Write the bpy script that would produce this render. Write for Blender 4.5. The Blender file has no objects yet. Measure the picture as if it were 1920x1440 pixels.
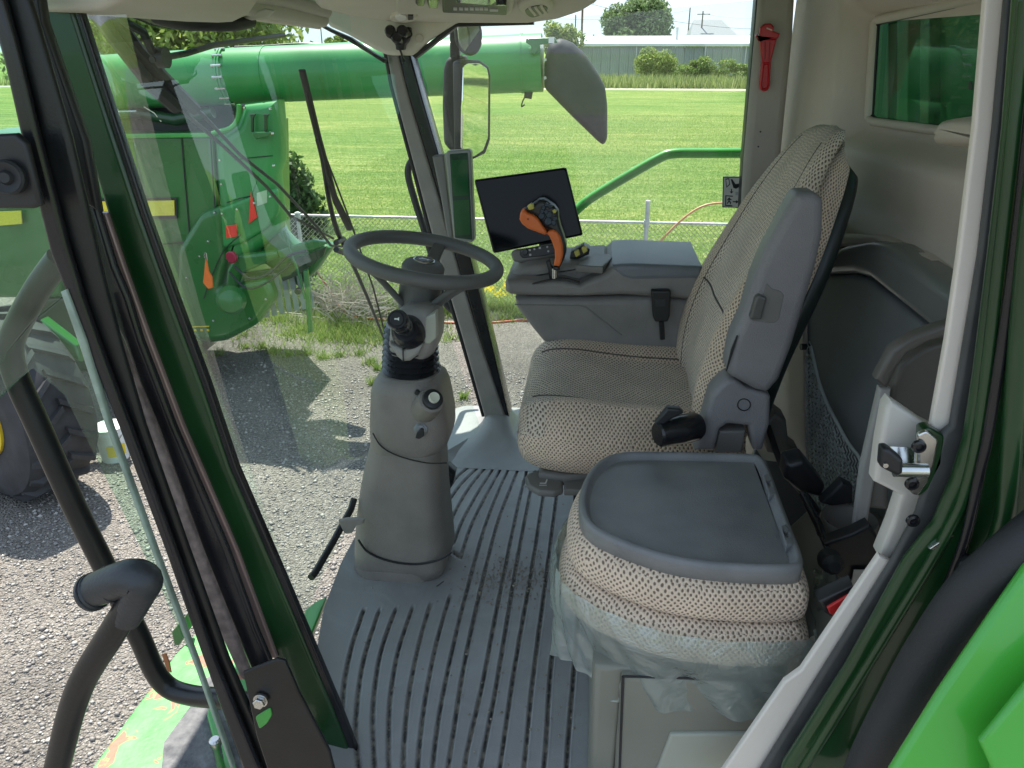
import bpy, bmesh, math, random
import numpy as np
from mathutils import Vector, Matrix
random.seed(7); rng = np.random.default_rng(7)
sc = bpy.context.scene
C = sc.collection
R = math.radians
# ------------------------------------------------------------------ camera
CAMZ = 1.25; FPX = 1450.0; PITCH = R(23.3); YAW = R(6.0)
cd = bpy.data.cameras.new("camera"); cam = bpy.data.objects.new("camera", cd); C.objects.link(cam)
cam.location = (0, 0, CAMZ); cam.rotation_euler = (R(90)-PITCH, 0, YAW)
cd.sensor_width = 36; cd.lens = FPX/1920*36; cd.clip_start = 0.02; cd.clip_end = 5000
sc.camera = cam
sc.render.resolution_x = 1024; sc.render.resolution_y = 768
# ------------------------------------------------------------------ light
SUN_AZ = R(-28); SUN_EL = R(64)          # azimuth measured from +Y towards +X
w = bpy.data.worlds.new("World"); sc.world = w; w.use_nodes = True
nt = w.node_tree; nt.nodes.clear()
sky = nt.nodes.new('ShaderNodeTexSky'); sky.sky_type = 'NISHITA'; sky.sun_disc = False
sky.sun_elevation = SUN_EL; sky.sun_rotation = SUN_AZ; sky.air_density = 1.0; sky.dust_density = 0.2; sky.ozone_density = 1.0
bg = nt.nodes.new('ShaderNodeBackground'); bg.inputs[1].default_value = 0.15
wo = nt.nodes.new('ShaderNodeOutputWorld')
gm_ = nt.nodes.new('ShaderNodeGamma'); gm_.inputs[1].default_value = .20        # thin summer haze evens the sky out
ml_ = nt.nodes.new('ShaderNodeVectorMath'); ml_.operation = 'MULTIPLY'; ml_.inputs[1].default_value = (1.32, 1.53, 1.80)
nt.links.new(sky.outputs[0], gm_.inputs[0]); nt.links.new(gm_.outputs[0], ml_.inputs[0]); nt.links.new(ml_.outputs[0], bg.inputs[0]); nt.links.new(bg.outputs[0], wo.inputs[0])
sl = bpy.data.lights.new("sun", 'SUN'); sl.energy = 2.85; sl.angle = R(0.5); sl.color = (1, .95, .87)
so = bpy.data.objects.new("sun", sl); C.objects.link(so)
sdir = Vector((math.sin(SUN_AZ)*math.cos(SUN_EL), math.cos(SUN_AZ)*math.cos(SUN_EL), math.sin(SUN_EL)))
so.rotation_euler = sdir.to_track_quat('Z', 'Y').to_euler()
vs = sc.view_settings; vs.view_transform = 'Standard'; vs.look = 'None'; vs.gamma = 1; vs.exposure = 1.85
vs.use_curve_mapping = False
sc.cycles.transparent_max_bounces = 16; sc.cycles.max_bounces = 10
# ------------------------------------------------------------------ helpers
cp, sp_, cy_, sy_ = math.cos(PITCH), math.sin(PITCH), math.cos(YAW), math.sin(YAW)
O = Vector((0, 0, CAMZ))
def ray(px, py):
    a = (px-960)/FPX; b = (720-py)/FPX
    f = cp+b*sp_; u = -sp_+b*cp
    return Vector((a*cy_-f*sy_, a*sy_+f*cy_, u))
def Y(px, py, y): d = ray(px, py); return O+d*(y/d.y)
def X(px, py, x): d = ray(px, py); return O+d*(x/d.x)
def Z(px, py, z): d = ray(px, py); return O+d*((z-CAMZ)/d.z)
def PL(px, py, p, n): d = ray(px, py); return O+d*((Vector(p)-O).dot(n)/d.dot(n))
GZ = -1.95
def G(px, py): return Z(px, py, GZ)

def tag(o, label=None, cat=None, group=None, kind=None):
    if label: o['label'] = label
    if cat: o['category'] = cat
    if group: o['group'] = group
    if kind: o['kind'] = kind
    return o
def thing(name, label, cat, loc=(0, 0, 0), group=None):
    o = bpy.data.objects.new(name, None); o.empty_display_size = .05; C.objects.link(o); o.location = loc
    return tag(o, label, cat, group)
def mk(name, verts, faces, mat, parent=None, uv=None, smooth=True, sharp=38, mats=None, fmi=None):
    me = bpy.data.meshes.new(name)
    me.from_pydata([tuple(v) for v in verts], [], [tuple(f) for f in faces])
    if parent is not None:
        q = parent
        while q.parent: q = q.parent
        l = Vector(q.location)
        if l.length: me.transform(Matrix.Translation(-l))
    bm = bmesh.new(); bm.from_mesh(me); bmesh.ops.recalc_face_normals(bm, faces=bm.faces); bm.to_mesh(me); bm.free()
    me.materials.append(mat)
    if smooth:
        me.polygons.foreach_set('use_smooth', [len(p.vertices) <= 4 for p in me.polygons])
        me.set_sharp_from_angle(angle=R(sharp))
    if uv == 'box': boxuv(me)
    o = bpy.data.objects.new(name, me); C.objects.link(o)
    if parent is not None: o.parent = parent
    return o
def fast(name, V, F, mat, parent=None, smooth=False):
    """numpy mesh: V (n,3), F (m,k) all faces k-gons"""
    me = bpy.data.meshes.new(name); V = np.asarray(V, 'f'); F = np.asarray(F, 'i')
    if parent is not None:
        V = V-np.array(parent.location, 'f')
    me.vertices.add(len(V)); me.vertices.foreach_set('co', V.ravel())
    k = F.shape[1]; me.loops.add(F.size); me.loops.foreach_set('vertex_index', F.ravel())
    me.polygons.add(len(F)); me.polygons.foreach_set('loop_start', np.arange(0, F.size, k))
    me.update(calc_edges=True); me.validate()
    if smooth: me.polygons.foreach_set('use_smooth', [True]*len(me.polygons))
    me.materials.append(mat)
    o = bpy.data.objects.new(name, me); C.objects.link(o)
    if parent is not None: o.parent = parent
    return o
def boxuv(me):
    ul = me.uv_layers.new(name='UVMap').data
    for p in me.polygons:
        n = p.normal; a = max(range(3), key=lambda i: abs(n[i]))
        for li in p.loop_indices:
            c = me.vertices[me.loops[li].vertex_index].co
            ul[li].uv = (c.y, c.z) if a == 0 else ((c.x, c.z) if a == 1 else (c.x, c.y))
def spl(pts, n=6, closed=False):
    """Catmull-Rom through pts (tuples of any length)"""
    P = [Vector(p) for p in pts]; m = len(P); out = []
    for i in range(m if closed else m-1):
        if closed: a, b, c, d = P[(i-1) % m], P[i], P[(i+1) % m], P[(i+2) % m]
        else: a, b, c, d = P[max(i-1, 0)], P[i], P[i+1], P[min(i+2, m-1)]
        for k in range(n):
            t = k/n
            out.append(.5*((2*b)+(c-a)*t+(2*a-5*b+4*c-d)*t*t+(3*b-a-3*c+d)*t**3))
    if not closed: out.append(P[-1])
    return out
def rnd(pts, r, n=4):
    """round the corners of a 2D closed polygon with radius about r"""
    out = []; m = len(pts); P = [Vector(p) for p in pts]
    for i in range(m):
        a, b, c = P[i-1], P[i], P[(i+1) % m]
        u = a-b; v = c-b; ru = min(r, u.length*.45); rv = min(r, v.length*.45)
        p0 = b+u.normalized()*ru; p2 = b+v.normalized()*rv
        for k in range(n+1):
            t = k/n; out.append((1-t)**2*p0+2*t*(1-t)*b+t*t*p2)
    return out
def offset2(P, d):
    """inward offset of closed 2D polygon"""
    m = len(P); A = sum(P[i].x*P[(i+1) % m].y-P[(i+1) % m].x*P[i].y for i in range(m))
    s = 1 if A > 0 else -1; out = []
    for i in range(m):
        a, b, c = P[i-1], P[i], P[(i+1) % m]
        e1 = (b-a); e2 = (c-b)
        if e1.length < 1e-7: e1 = e2
        if e2.length < 1e-7: e2 = e1
        if e1.length < 1e-7: out.append(b.copy()); continue
        e1 = e1.normalized(); e2 = e2.normalized()
        n = Vector((-e1.y-e2.y, e1.x+e2.x))
        if n.length < 1e-6: n = Vector((-e1.y, e1.x))
        n = n.normalized(); k = max(.5, n.dot(Vector((-e1.y, e1.x))))
        out.append(b+n*(s*d/k))
    return out
def puff(name, pts3, n, thick, r, mat, parent=None, seg=3, uv=None, back=True, dish=0, dishr=.01, r2=None, cr3=0):
    """rounded slab: outline pts3 in a plane, extruded along n by thick, edges rounded by r"""
    n = Vector(n).normalized(); p0 = pts3[0]
    u = (pts3[len(pts3)//3]-p0); u = (u-n*u.dot(n)).normalized(); v = n.cross(u)
    P = [Vector(((p-p0).dot(u), (p-p0).dot(v))) for p in pts3]
    r = min(r, thick*.49); r2 = r if r2 is None else r2
    A = np.array([[q.x, q.y] for q in P]); Bq = np.roll(A, -1, 0); N_ = np.array([[q.x, q.y] for q in offset2(P, .001)])-A
    N_ /= np.maximum(np.linalg.norm(N_, axis=1), 1e-9)[:, None]; E = Bq-A; wl_ = np.full(len(P), 9.)
    for i in range(len(P)):
        w_ = A-A[i]; den = N_[i, 0]*E[:, 1]-N_[i, 1]*E[:, 0]
        with np.errstate(divide='ignore', invalid='ignore'):
            t_ = (w_[:, 0]*E[:, 1]-w_[:, 1]*E[:, 0])/den; s_ = (w_[:, 0]*N_[i, 1]-w_[:, 1]*N_[i, 0])/den
        ok = (np.abs(den) > 1e-9) & (s_ >= -.01) & (s_ <= 1.01) & (t_ > 1e-5); ok[i] = False; ok[i-1] = False
        if ok.any(): wl_[i] = t_[ok].min()
    mxi = r*1.05+.0004+(dishr*2.2 if dish else 0); kf = np.minimum(1, .34*wl_/max(mxi, 1e-6))
    kf = np.minimum(kf, np.minimum(np.roll(kf, 1), np.roll(kf, -1))*1.6)
    rings = [] if dish else [(r*1.05+.0004, 0)]
    if dish:
        rings.append((r+dishr*2.2, dish)); rings.append((r+dishr*1.2, dish)); rings.append((r+dishr*.4, dish*.25)); rings.append((r+dishr*.1, 0))
    for k in range(seg+1):
        t = math.pi/2*k/seg; rings.append((r*(1-math.sin(t)), r*(1-math.cos(t))))
    for k in range(seg, -1, -1):
        t = math.pi/2*k/seg; rings.append((r2*(1-math.sin(t)), thick-r2*(1-math.cos(t))))
    V = []; F = []
    for (ins, dep) in rings:
        if ins > 1e-6: Q = offset2(P, ins); Q = [p+(q-p)*float(f_) for p, q, f_ in zip(P, Q, kf)]
        else: Q = P
        if cr3: Q = rnd(Q, max(cr3-ins*.6, cr3*.2))
        m = len(Q)
        V += [p0+u*q.x+v*q.y+n*dep for q in Q]
    for j in range(len(rings)-1):
        for i in range(m):
            a = j*m+i; b = j*m+(i+1) % m; F.append((a, b, b+m, a+m))
    F.append(tuple(range(m)));
    if back: F.append(tuple(range((len(rings)-1)*m, len(rings)*m)))
    return mk(name, V, F, mat, parent, uv)
def slabY(name, px, y, thick, r, mat, parent=None, cr=0, **k):
    q3 = [Y(a, b, y) for a, b in px]
    return puff(name, q3, (0, 1, 0), thick, r, mat, parent, cr3=cr*(q3[0]-O).length/FPX, **k)
def slabP(name, px, pt, n, thick, r, mat, parent=None, cr=0, sm=0, **k):
    """n points away from camera"""
    n = Vector(n).normalized()
    p2 = spl(px, sm, True) if sm else [Vector(p) for p in px]
    q3 = [PL(p.x, p.y, pt, n) for p in p2]
    return puff(name, q3, n, thick, r, mat, parent, cr3=0 if sm else cr*(q3[0]-O).length/FPX, **k)
def frames(P):
    T = []
    for i in range(len(P)):
        a = P[max(i-1, 0)]; b = P[min(i+1, len(P)-1)]; T.append((b-a).normalized())
    up = Vector((0, 0, 1)) if abs(T[0].z) < .9 else Vector((1, 0, 0))
    N = [(up-T[0]*up.dot(T[0])).normalized()]
    for i in range(1, len(P)):
        n = N[-1]-T[i]*N[-1].dot(T[i]); N.append(n.normalized())
    return T, N
def tubeg(P, r, seg=10, closed=False, sx=1.0):
    P = [Vector(p) for p in P]; T, N = frames(P); V = []; F = []
    rr = r if isinstance(r, (list, tuple)) else [r]*len(P)
    for i, p in enumerate(P):
        b = T[i].cross(N[i])
        for k in range(seg):
            t = 2*math.pi*k/seg; V.append(p+N[i]*math.cos(t)*rr[i]*sx+b*math.sin(t)*rr[i])
    n = len(P)
    for i in range(n if closed else n-1):
        for k in range(seg):
            a = i*seg+k; b = i*seg+(k+1) % seg; c = ((i+1) % n)*seg; F.append((a, b, c+(k+1) % seg, c+k))
    if not closed: F.append(tuple(range(seg))[::-1]); F.append(tuple(range((n-1)*seg, n*seg)))
    return V, F
def tube(name, P, r, mat, parent=None, seg=10, closed=False, sm=0, sx=1.0):
    if sm:
        rr = r
        P = spl(P, sm, closed)
        if isinstance(rr, (list, tuple)):
            m = len(rr); N = len(P); r = [rr[min(int(i/sm), m-1)]*(1-(i % sm)/sm)+rr[min(int(i/sm)+1, m-1)]*((i % sm)/sm) for i in range(N)]
    V, F = tubeg(P, r, seg, closed, sx)
    return mk(name, V, F, mat, parent)
def join(parts):
    V = []; F = []
    for v, f in parts:
        o = len(V); V += list(v); F += [tuple(i+o for i in ff) for ff in f]
    return V, F
def boxg(c, s, M=None):
    c = Vector(c); V = []
    for i in (-1, 1):
        for j in (-1, 1):
            for k in (-1, 1):
                d = Vector((i*s[0]/2, j*s[1]/2, k*s[2]/2))
                V.append(c+(M @ d if M else d))
    return V, [(0, 1, 3, 2), (4, 6, 7, 5), (0, 4, 5, 1), (2, 3, 7, 6), (0, 2, 6, 4), (1, 5, 7, 3)]
def cylg(c, ax, r, h, seg=20, r1=None, bev=0):
    ax = Vector(ax).normalized(); u = ax.orthogonal().normalized(); v = ax.cross(u); V = []; F = []
    r1 = r if r1 is None else r1; c = Vector(c)
    pr = [(0, r-bev), (bev, r), (h-bev, r1), (h, r1-bev)] if bev else [(0, r), (h, r1)]
    for (z, q) in pr:
        for k in range(seg):
            t = 2*math.pi*k/seg; V.append(c+ax*z+u*math.cos(t)*q+v*math.sin(t)*q)
    for j in range(len(pr)-1):
        for k in range(seg): a = j*seg+k; b = j*seg+(k+1) % seg; F.append((a, b, b+seg, a+seg))
    F.append(tuple(range(seg))); F.append(tuple(range((len(pr)-1)*seg, len(pr)*seg)))
    return V, F
def lathe(c, ax, prof, seg=28):
    ax = Vector(ax).normalized(); u = ax.orthogonal().normalized(); v = ax.cross(u); V = []; F = []; c = Vector(c)
    for (z, q) in prof:
        for k in range(seg):
            t = 2*math.pi*k/seg; V.append(c+ax*z+u*math.cos(t)*q+v*math.sin(t)*q)
    for j in range(len(prof)-1):
        for k in range(seg): a = j*seg+k; b = j*seg+(k+1) % seg; F.append((a, b, b+seg, a+seg))
    F.append(tuple(range(seg))); F.append(tuple(range((len(prof)-1)*seg, len(prof)*seg)))
    return V, F
def loft(name, rings, mat, parent=None, uvm=False, cap=True, sharp=38):
    m = len(rings[0]); V = [p for r in rings for p in r]; F = []
    for j in range(len(rings)-1):
        for i in range(m): a = j*m+i; b = j*m+(i+1) % m; F.append((a, b, b+m, a+m))
    nq = len(F)
    if cap: F.append(tuple(range(m))); F.append(tuple(range((len(rings)-1)*m, len(rings)*m)))
    o = mk(name, V, F, mat, parent, sharp=sharp)
    if uvm:
        me = o.data; ul = me.uv_layers.new(name='UVMap').data
        # u: arc length round the middle ring; v: length along
        mid = rings[len(rings)//2]; U = [0]
        for i in range(m): U.append(U[-1]+(mid[(i+1) % m]-mid[i]).length)
        W = [0]
        for j in range(1, len(rings)): W.append(W[-1]+(sum(rings[j], Vector())/m-sum(rings[j-1], Vector())/m).length)
        for p in me.polygons:
            vi = list(p.vertices)
            if len(vi) != 4:
                for li in p.loop_indices:
                    c = me.vertices[me.loops[li].vertex_index].co; ul[li].uv = (c.x, c.y)
                continue
            ii = [q % m for q in vi]; wrap = (0 in ii and m-1 in ii)
            for li in p.loop_indices:
                q = me.loops[li].vertex_index; i = q % m; j = q//m
                ul[li].uv = (U[m] if (wrap and i == 0) else U[i], W[j])
    return o
def rr(c, u, v, w, h, r, n=4):
    """rounded rect ring in 3D"""
    c = Vector(c); u = Vector(u); v = Vector(v); out = []; r = min(r, w*.499, h*.499)
    for (sx, sy, a0) in ((1, 1, 0), (-1, 1, 90), (-1, -1, 180), (1, -1, 270)):
        for k in range(n+1):
            t = R(a0+90*k/n); out.append(c+u*(sx*(w/2-r)+math.cos(t)*r)+v*(sy*(h/2-r)+math.sin(t)*r))
    return out
# ------------------------------------------------------------------ materials
def M(name, col, rough=.5, metal=0, var=.12, vscale=6, bump=0, bscale=200, spec=.5, trans=0, col2=None, emit=None, coat=0, coord='Object'):
    m = bpy.data.materials.new(name); m.use_nodes = True; t = m.node_tree; b = t.nodes['Principled BSDF']
    b.inputs['Base Color'].default_value = (*col, 1); b.inputs['Roughness'].default_value = rough
    b.inputs['Metallic'].default_value = metal; b.inputs['Specular IOR Level'].default_value = spec
    if coat: b.inputs['Coat Weight'].default_value = coat; b.inputs['Coat Roughness'].default_value = .05
    tc = t.nodes.new('ShaderNodeTexCoord')
    if var or col2:
        nz = t.nodes.new('ShaderNodeTexNoise'); nz.inputs['Scale'].default_value = vscale; nz.inputs['Detail'].default_value = 5
        t.links.new(tc.outputs[coord], nz.inputs['Vector'])
        rp = t.nodes.new('ShaderNodeValToRGB'); rp.color_ramp.elements[0].position = .3; rp.color_ramp.elements[1].position = .7
        c2 = col2 or tuple(min(1, x*(1+var)) for x in col); c1 = col if col2 else tuple(x*(1-var) for x in col)
        rp.color_ramp.elements[0].color = (*c1, 1); rp.color_ramp.elements[1].color = (*c2, 1)
        t.links.new(nz.outputs[0], rp.inputs[0]); t.links.new(rp.outputs[0], b.inputs['Base Color'])
        mr = t.nodes.new('ShaderNodeMapRange'); mr.inputs[3].default_value = max(0, rough-.06); mr.inputs[4].default_value = min(1, rough+.08)
        t.links.new(nz.outputs[0], mr.inputs[0]); t.links.new(mr.outputs[0], b.inputs['Roughness'])
    if bump:
        n2 = t.nodes.new('ShaderNodeTexNoise'); n2.inputs['Scale'].default_value = bscale; n2.inputs['Detail'].default_value = 3
        t.links.new(tc.outputs[coord], n2.inputs['Vector'])
        bp = t.nodes.new('ShaderNodeBump'); bp.inputs['Strength'].default_value = bump; bp.inputs['Distance'].default_value = .002
        t.links.new(n2.outputs[0], bp.inputs['Height']); t.links.new(bp.outputs[0], b.inputs['Normal'])
    return m
plastic = M('grey_plastic', (.28, .26, .24), .44, bump=.6, bscale=420, var=.12, vscale=14)
plastic_d = M('dark_grey_plastic', (.17, .163, .152), .45, bump=.25, bscale=900, var=.08)
plastic_col = M('column_plastic', (.225, .20, .178), .44, bump=.6, bscale=420, var=.13, vscale=11)
beige = M('beige_trim', (.40, .365, .315), .6, bump=.4, bscale=700, var=.06)
liner = M('headliner_plastic', (.62, .575, .49), .62, bump=.4, bscale=600, var=.05)
wallm = M('rear_wall_plastic', (.60, .52, .44), .55, bump=.4, bscale=600, var=.06)
trimm = M('door_trim_plastic', (.74, .68, .61), .5, bump=.2, bscale=700, var=.05)
black = M('black_plastic', (.018, .018, .02), .4, var=.2)
rubber = M('black_rubber', (.022, .023, .026), .55, var=.3, bump=.3, bscale=300)
rubgloss = M('glossy_black_seal', (.014, .014, .017), .22, var=.3, vscale=12)
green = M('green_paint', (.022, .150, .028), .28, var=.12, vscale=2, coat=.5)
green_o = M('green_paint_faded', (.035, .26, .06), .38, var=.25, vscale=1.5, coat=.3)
green_d = M('dark_green_paint', (.008, .045, .012), .3, var=.2, coat=.4)
green_l = M('light_green_paint', (.05, .32, .05), .32, var=.12, vscale=9, coat=.3)
yellow = M('yellow_paint', (.75, .55, .03), .4)
yelpaint = M('yellow_button', (.62, .55, .12), .5)
orange = M('orange_plastic', (.78, .17, .035), .4, var=.04)
red = M('red_plastic', (.52, .02, .03), .35, var=.06)
redrefl = M('red_reflector', (.85, .05, .03), .35)
steel = M('zinc_steel', (.62, .62, .6), .25, metal=1, var=.15, vscale=30)
galv = M('galvanised_steel', (.55, .56, .57), .5, metal=.6, var=.15, vscale=20)
white = M('white_plastic', (.75, .75, .72), .5)
pink = M('anodised_strip', (.30, .21, .20), .3, metal=.4, var=.15, vscale=8)
tyre = M('tyre_rubber', (.030, .031, .034), .75, var=.5, vscale=5, bump=.6, bscale=90)
glossband = M('glossy_grey_band', (.17, .18, .17), .2, var=.05)
pocket = M('dark_pocket_plastic', (.20, .215, .215), .6, var=.1, bump=.3, bscale=600)
screen = M('screen_glass', (.003, .004, .006), .12, var=0, spec=.2)
scrgreen = M('display_face', (.012, .085, .028), .1, var=.1)  # green stands in for what the pillar display reflects
blackpaint = M('rail_black_paint', (.006, .007, .008), .36, var=.35, vscale=25, bump=.15, bscale=200)

def glassmat(name, tint, refl=1.0, dirt=.0, base=.045):
    m = bpy.data.materials.new(name); m.use_nodes = True; t = m.node_tree; t.nodes.clear()
    out = t.nodes.new('ShaderNodeOutputMaterial'); tr = t.nodes.new('ShaderNodeBsdfTransparent'); gl = t.nodes.new('ShaderNodeBsdfGlossy')
    tr.inputs[0].default_value = (*tint, 1); gl.inputs['Roughness'].default_value = .01; gl.inputs[0].default_value = (refl, refl, refl, 1)
    lw = t.nodes.new('ShaderNodeLayerWeight'); lw.inputs[0].default_value = .5
    pw = t.nodes.new('ShaderNodeMath'); pw.operation = 'POWER'; pw.inputs[1].default_value = 5; t.links.new(lw.outputs['Facing'], pw.inputs[0])
    fr = t.nodes.new('ShaderNodeMath'); fr.operation = 'MULTIPLY_ADD'; fr.inputs[1].default_value = .6; fr.inputs[2].default_value = base; t.links.new(pw.outputs[0], fr.inputs[0])
    mx = t.nodes.new('ShaderNodeMixShader'); t.links.new(fr.outputs[0], mx.inputs[0]); t.links.new(tr.outputs[0], mx.inputs[1]); t.links.new(gl.outputs[0], mx.inputs[2])
    last = mx
    if dirt:
        df = t.nodes.new('ShaderNodeBsdfDiffuse'); df.inputs[0].default_value = (.6, .6, .55, 1)
        tc = t.nodes.new('ShaderNodeTexCoord'); nz = t.nodes.new('ShaderNodeTexNoise'); nz.inputs['Scale'].default_value = 9; nz.inputs['Detail'].default_value = 8
        t.links.new(tc.outputs['Object'], nz.inputs[0]); mr = t.nodes.new('ShaderNodeMapRange'); mr.inputs[1].default_value = .45; mr.inputs[2].default_value = .8; mr.inputs[4].default_value = dirt
        t.links.new(nz.outputs[0], mr.inputs[0]); m2 = t.nodes.new('ShaderNodeMixShader'); t.links.new(mr.outputs[0], m2.inputs[0])
        t.links.new(mx.outputs[0], m2.inputs[1]); t.links.new(df.outputs[0], m2.inputs[2]); last = m2
    t.links.new(last.outputs[0], out.inputs[0]); return m
glass = glassmat('window_glass', (.95, .985, .96), 1, .015)
glass_w = glassmat('windshield_glass', (.86, .95, .90), 1, .03, .085)
glass_t = glassmat('tinted_door_glass', (.80, .93, .86), 1, .06)
glass_dk = glassmat('rear_window_glass', (.60, .82, .70), 1, .1)
def filmmat():
    m = bpy.data.materials.new('clear_plastic_film'); m.use_nodes = True; t = m.node_tree; t.nodes.clear()
    out = t.nodes.new('ShaderNodeOutputMaterial'); tr = t.nodes.new('ShaderNodeBsdfTransparent'); gl = t.nodes.new('ShaderNodeBsdfGlossy'); df = t.nodes.new('ShaderNodeBsdfDiffuse')
    tr.inputs[0].default_value = (.90, .95, .94, 1); gl.inputs['Roughness'].default_value = .08; df.inputs[0].default_value = (.80, .90, .86, 1)
    tl = t.nodes.new('ShaderNodeBsdfTranslucent'); tl.inputs[0].default_value = (.62, .78, .74, 1)
    tc = t.nodes.new('ShaderNodeTexCoord'); nz = t.nodes.new('ShaderNodeTexNoise'); nz.inputs['Scale'].default_value = 14; nz.inputs['Detail'].default_value = 6; nz.inputs['Distortion'].default_value = 1.5
    t.links.new(tc.outputs['Object'], nz.inputs[0]); bp = t.nodes.new('ShaderNodeBump'); bp.inputs['Strength'].default_value = .6; bp.inputs['Distance'].default_value = .02
    t.links.new(nz.outputs[0], bp.inputs['Height'])
    for s in (gl, df): t.links.new(bp.outputs[0], s.inputs['Normal'])
    lw = t.nodes.new('ShaderNodeLayerWeight'); lw.inputs[0].default_value = .35; t.links.new(bp.outputs[0], lw.inputs['Normal'])
    a = t.nodes.new('ShaderNodeMixShader'); b = t.nodes.new('ShaderNodeMixShader'); c = t.nodes.new('ShaderNodeMixShader')
    c.inputs[0].default_value = .5; t.links.new(df.outputs[0], c.inputs[1]); t.links.new(tl.outputs[0], c.inputs[2])
    a.inputs[0].default_value = .36; t.links.new(tr.outputs[0], a.inputs[1]); t.links.new(c.outputs[0], a.inputs[2])
    mr = t.nodes.new('ShaderNodeMapRange'); mr.inputs[3].default_value = .08; mr.inputs[4].default_value = .7
    t.links.new(lw.outputs['Fresnel'], mr.inputs[0]); t.links.new(mr.outputs[0], b.inputs[0])
    t.links.new(a.outputs[0], b.inputs[1]); t.links.new(gl.outputs[0], b.inputs[2]); t.links.new(b.outputs[0], out.inputs[0]); return m
film = filmmat()
def fabricmat(name, light, dark, scale=105, thr=.36):
    m = bpy.data.materials.new(name); m.use_nodes = True; t = m.node_tree; b = t.nodes['Principled BSDF']; b.inputs['Roughness'].default_value = .95
    b.inputs['Specular IOR Level'].default_value = .15; b.inputs['Sheen Weight'].default_value = .3
    uv = t.nodes.new('ShaderNodeUVMap'); mp = t.nodes.new('ShaderNodeMapping'); mp.inputs['Rotation'].default_value = (0, 0, R(45)); mp.inputs['Scale'].default_value = (1, 1, 1)
    m1 = t.nodes.new('ShaderNodeMapping'); m1.inputs['Scale'].default_value = (1.0, .8, 1)
    wz = t.nodes.new('ShaderNodeTexNoise'); wz.inputs['Scale'].default_value = 14; wz.inputs['Detail'].default_value = 3; t.links.new(uv.outputs[0], wz.inputs[0])
    wm_ = t.nodes.new('ShaderNodeVectorMath'); wm_.operation = 'MULTIPLY_ADD'; wm_.inputs[1].default_value = (.022, .022, 0); t.links.new(wz.outputs['Color'], wm_.inputs[0]); t.links.new(uv.outputs[0], wm_.inputs[2])
    t.links.new(wm_.outputs[0], m1.inputs[0]); t.links.new(m1.outputs[0], mp.inputs[0])
    vo = t.nodes.new('ShaderNodeTexVoronoi'); vo.voronoi_dimensions = '2D'; vo.inputs['Scale'].default_value = scale; vo.inputs['Randomness'].default_value = .12
    t.links.new(mp.outputs[0], vo.inputs['Vector'])
    rp = t.nodes.new('ShaderNodeValToRGB'); e = rp.color_ramp.elements; e[0].position = thr-.08; e[1].position = thr+.07; e[0].color = (*dark, 1); e[1].color = (*light, 1)
    t.links.new(vo.outputs['Distance'], rp.inputs[0])
    nz = t.nodes.new('ShaderNodeTexNoise'); nz.inputs['Scale'].default_value = 600; nz.inputs['Detail'].default_value = 2; t.links.new(uv.outputs[0], nz.inputs[0])
    n3 = t.nodes.new('ShaderNodeTexNoise'); n3.inputs['Scale'].default_value = 9; n3.inputs['Detail'].default_value = 4; t.links.new(uv.outputs[0], n3.inputs[0])
    ad = t.nodes.new('ShaderNodeMath'); ad.operation = 'ADD'; t.links.new(nz.outputs[0], ad.inputs[0]); t.links.new(n3.outputs[0], ad.inputs[1])
    mr = t.nodes.new('ShaderNodeMapRange'); mr.inputs[1].default_value = .6; mr.inputs[2].default_value = 1.4; mr.inputs[3].default_value = .72; mr.inputs[4].default_value = 1.22; t.links.new(ad.outputs[0], mr.inputs[0])
    mx = t.nodes.new('ShaderNodeMix'); mx.data_type = 'RGBA'; mx.blend_type = 'MULTIPLY'; mx.inputs[0].default_value = 1
    t.links.new(rp.outputs[0], mx.inputs[6]); t.links.new(mr.outputs[0], mx.inputs[7]); t.links.new(mx.outputs[2], b.inputs['Base Color'])
    a2 = t.nodes.new('ShaderNodeMath'); a2.operation = 'MULTIPLY_ADD'; a2.inputs[1].default_value = .25; t.links.new(nz.outputs[0], a2.inputs[0]); t.links.new(vo.outputs['Distance'], a2.inputs[2])
    bp = t.nodes.new('ShaderNodeBump'); bp.inputs['Strength'].default_value = .8; bp.inputs['Distance'].default_value = .004; t.links.new(a2.outputs[0], bp.inputs['Height']); t.links.new(bp.outputs[0], b.inputs['Normal'])
    return m
fab = fabricmat('seat_knit_fabric', (.78, .65, .52), (.15, .11, .08), 120, .30)
fab_c = fabricmat('seat_knit_fine', (.72, .60, .48), (.15, .11, .085), 124, .30)
fab_b = fabricmat('seat_knit_coarse', (.80, .63, .48), (.20, .145, .105), 150, .29)
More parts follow.
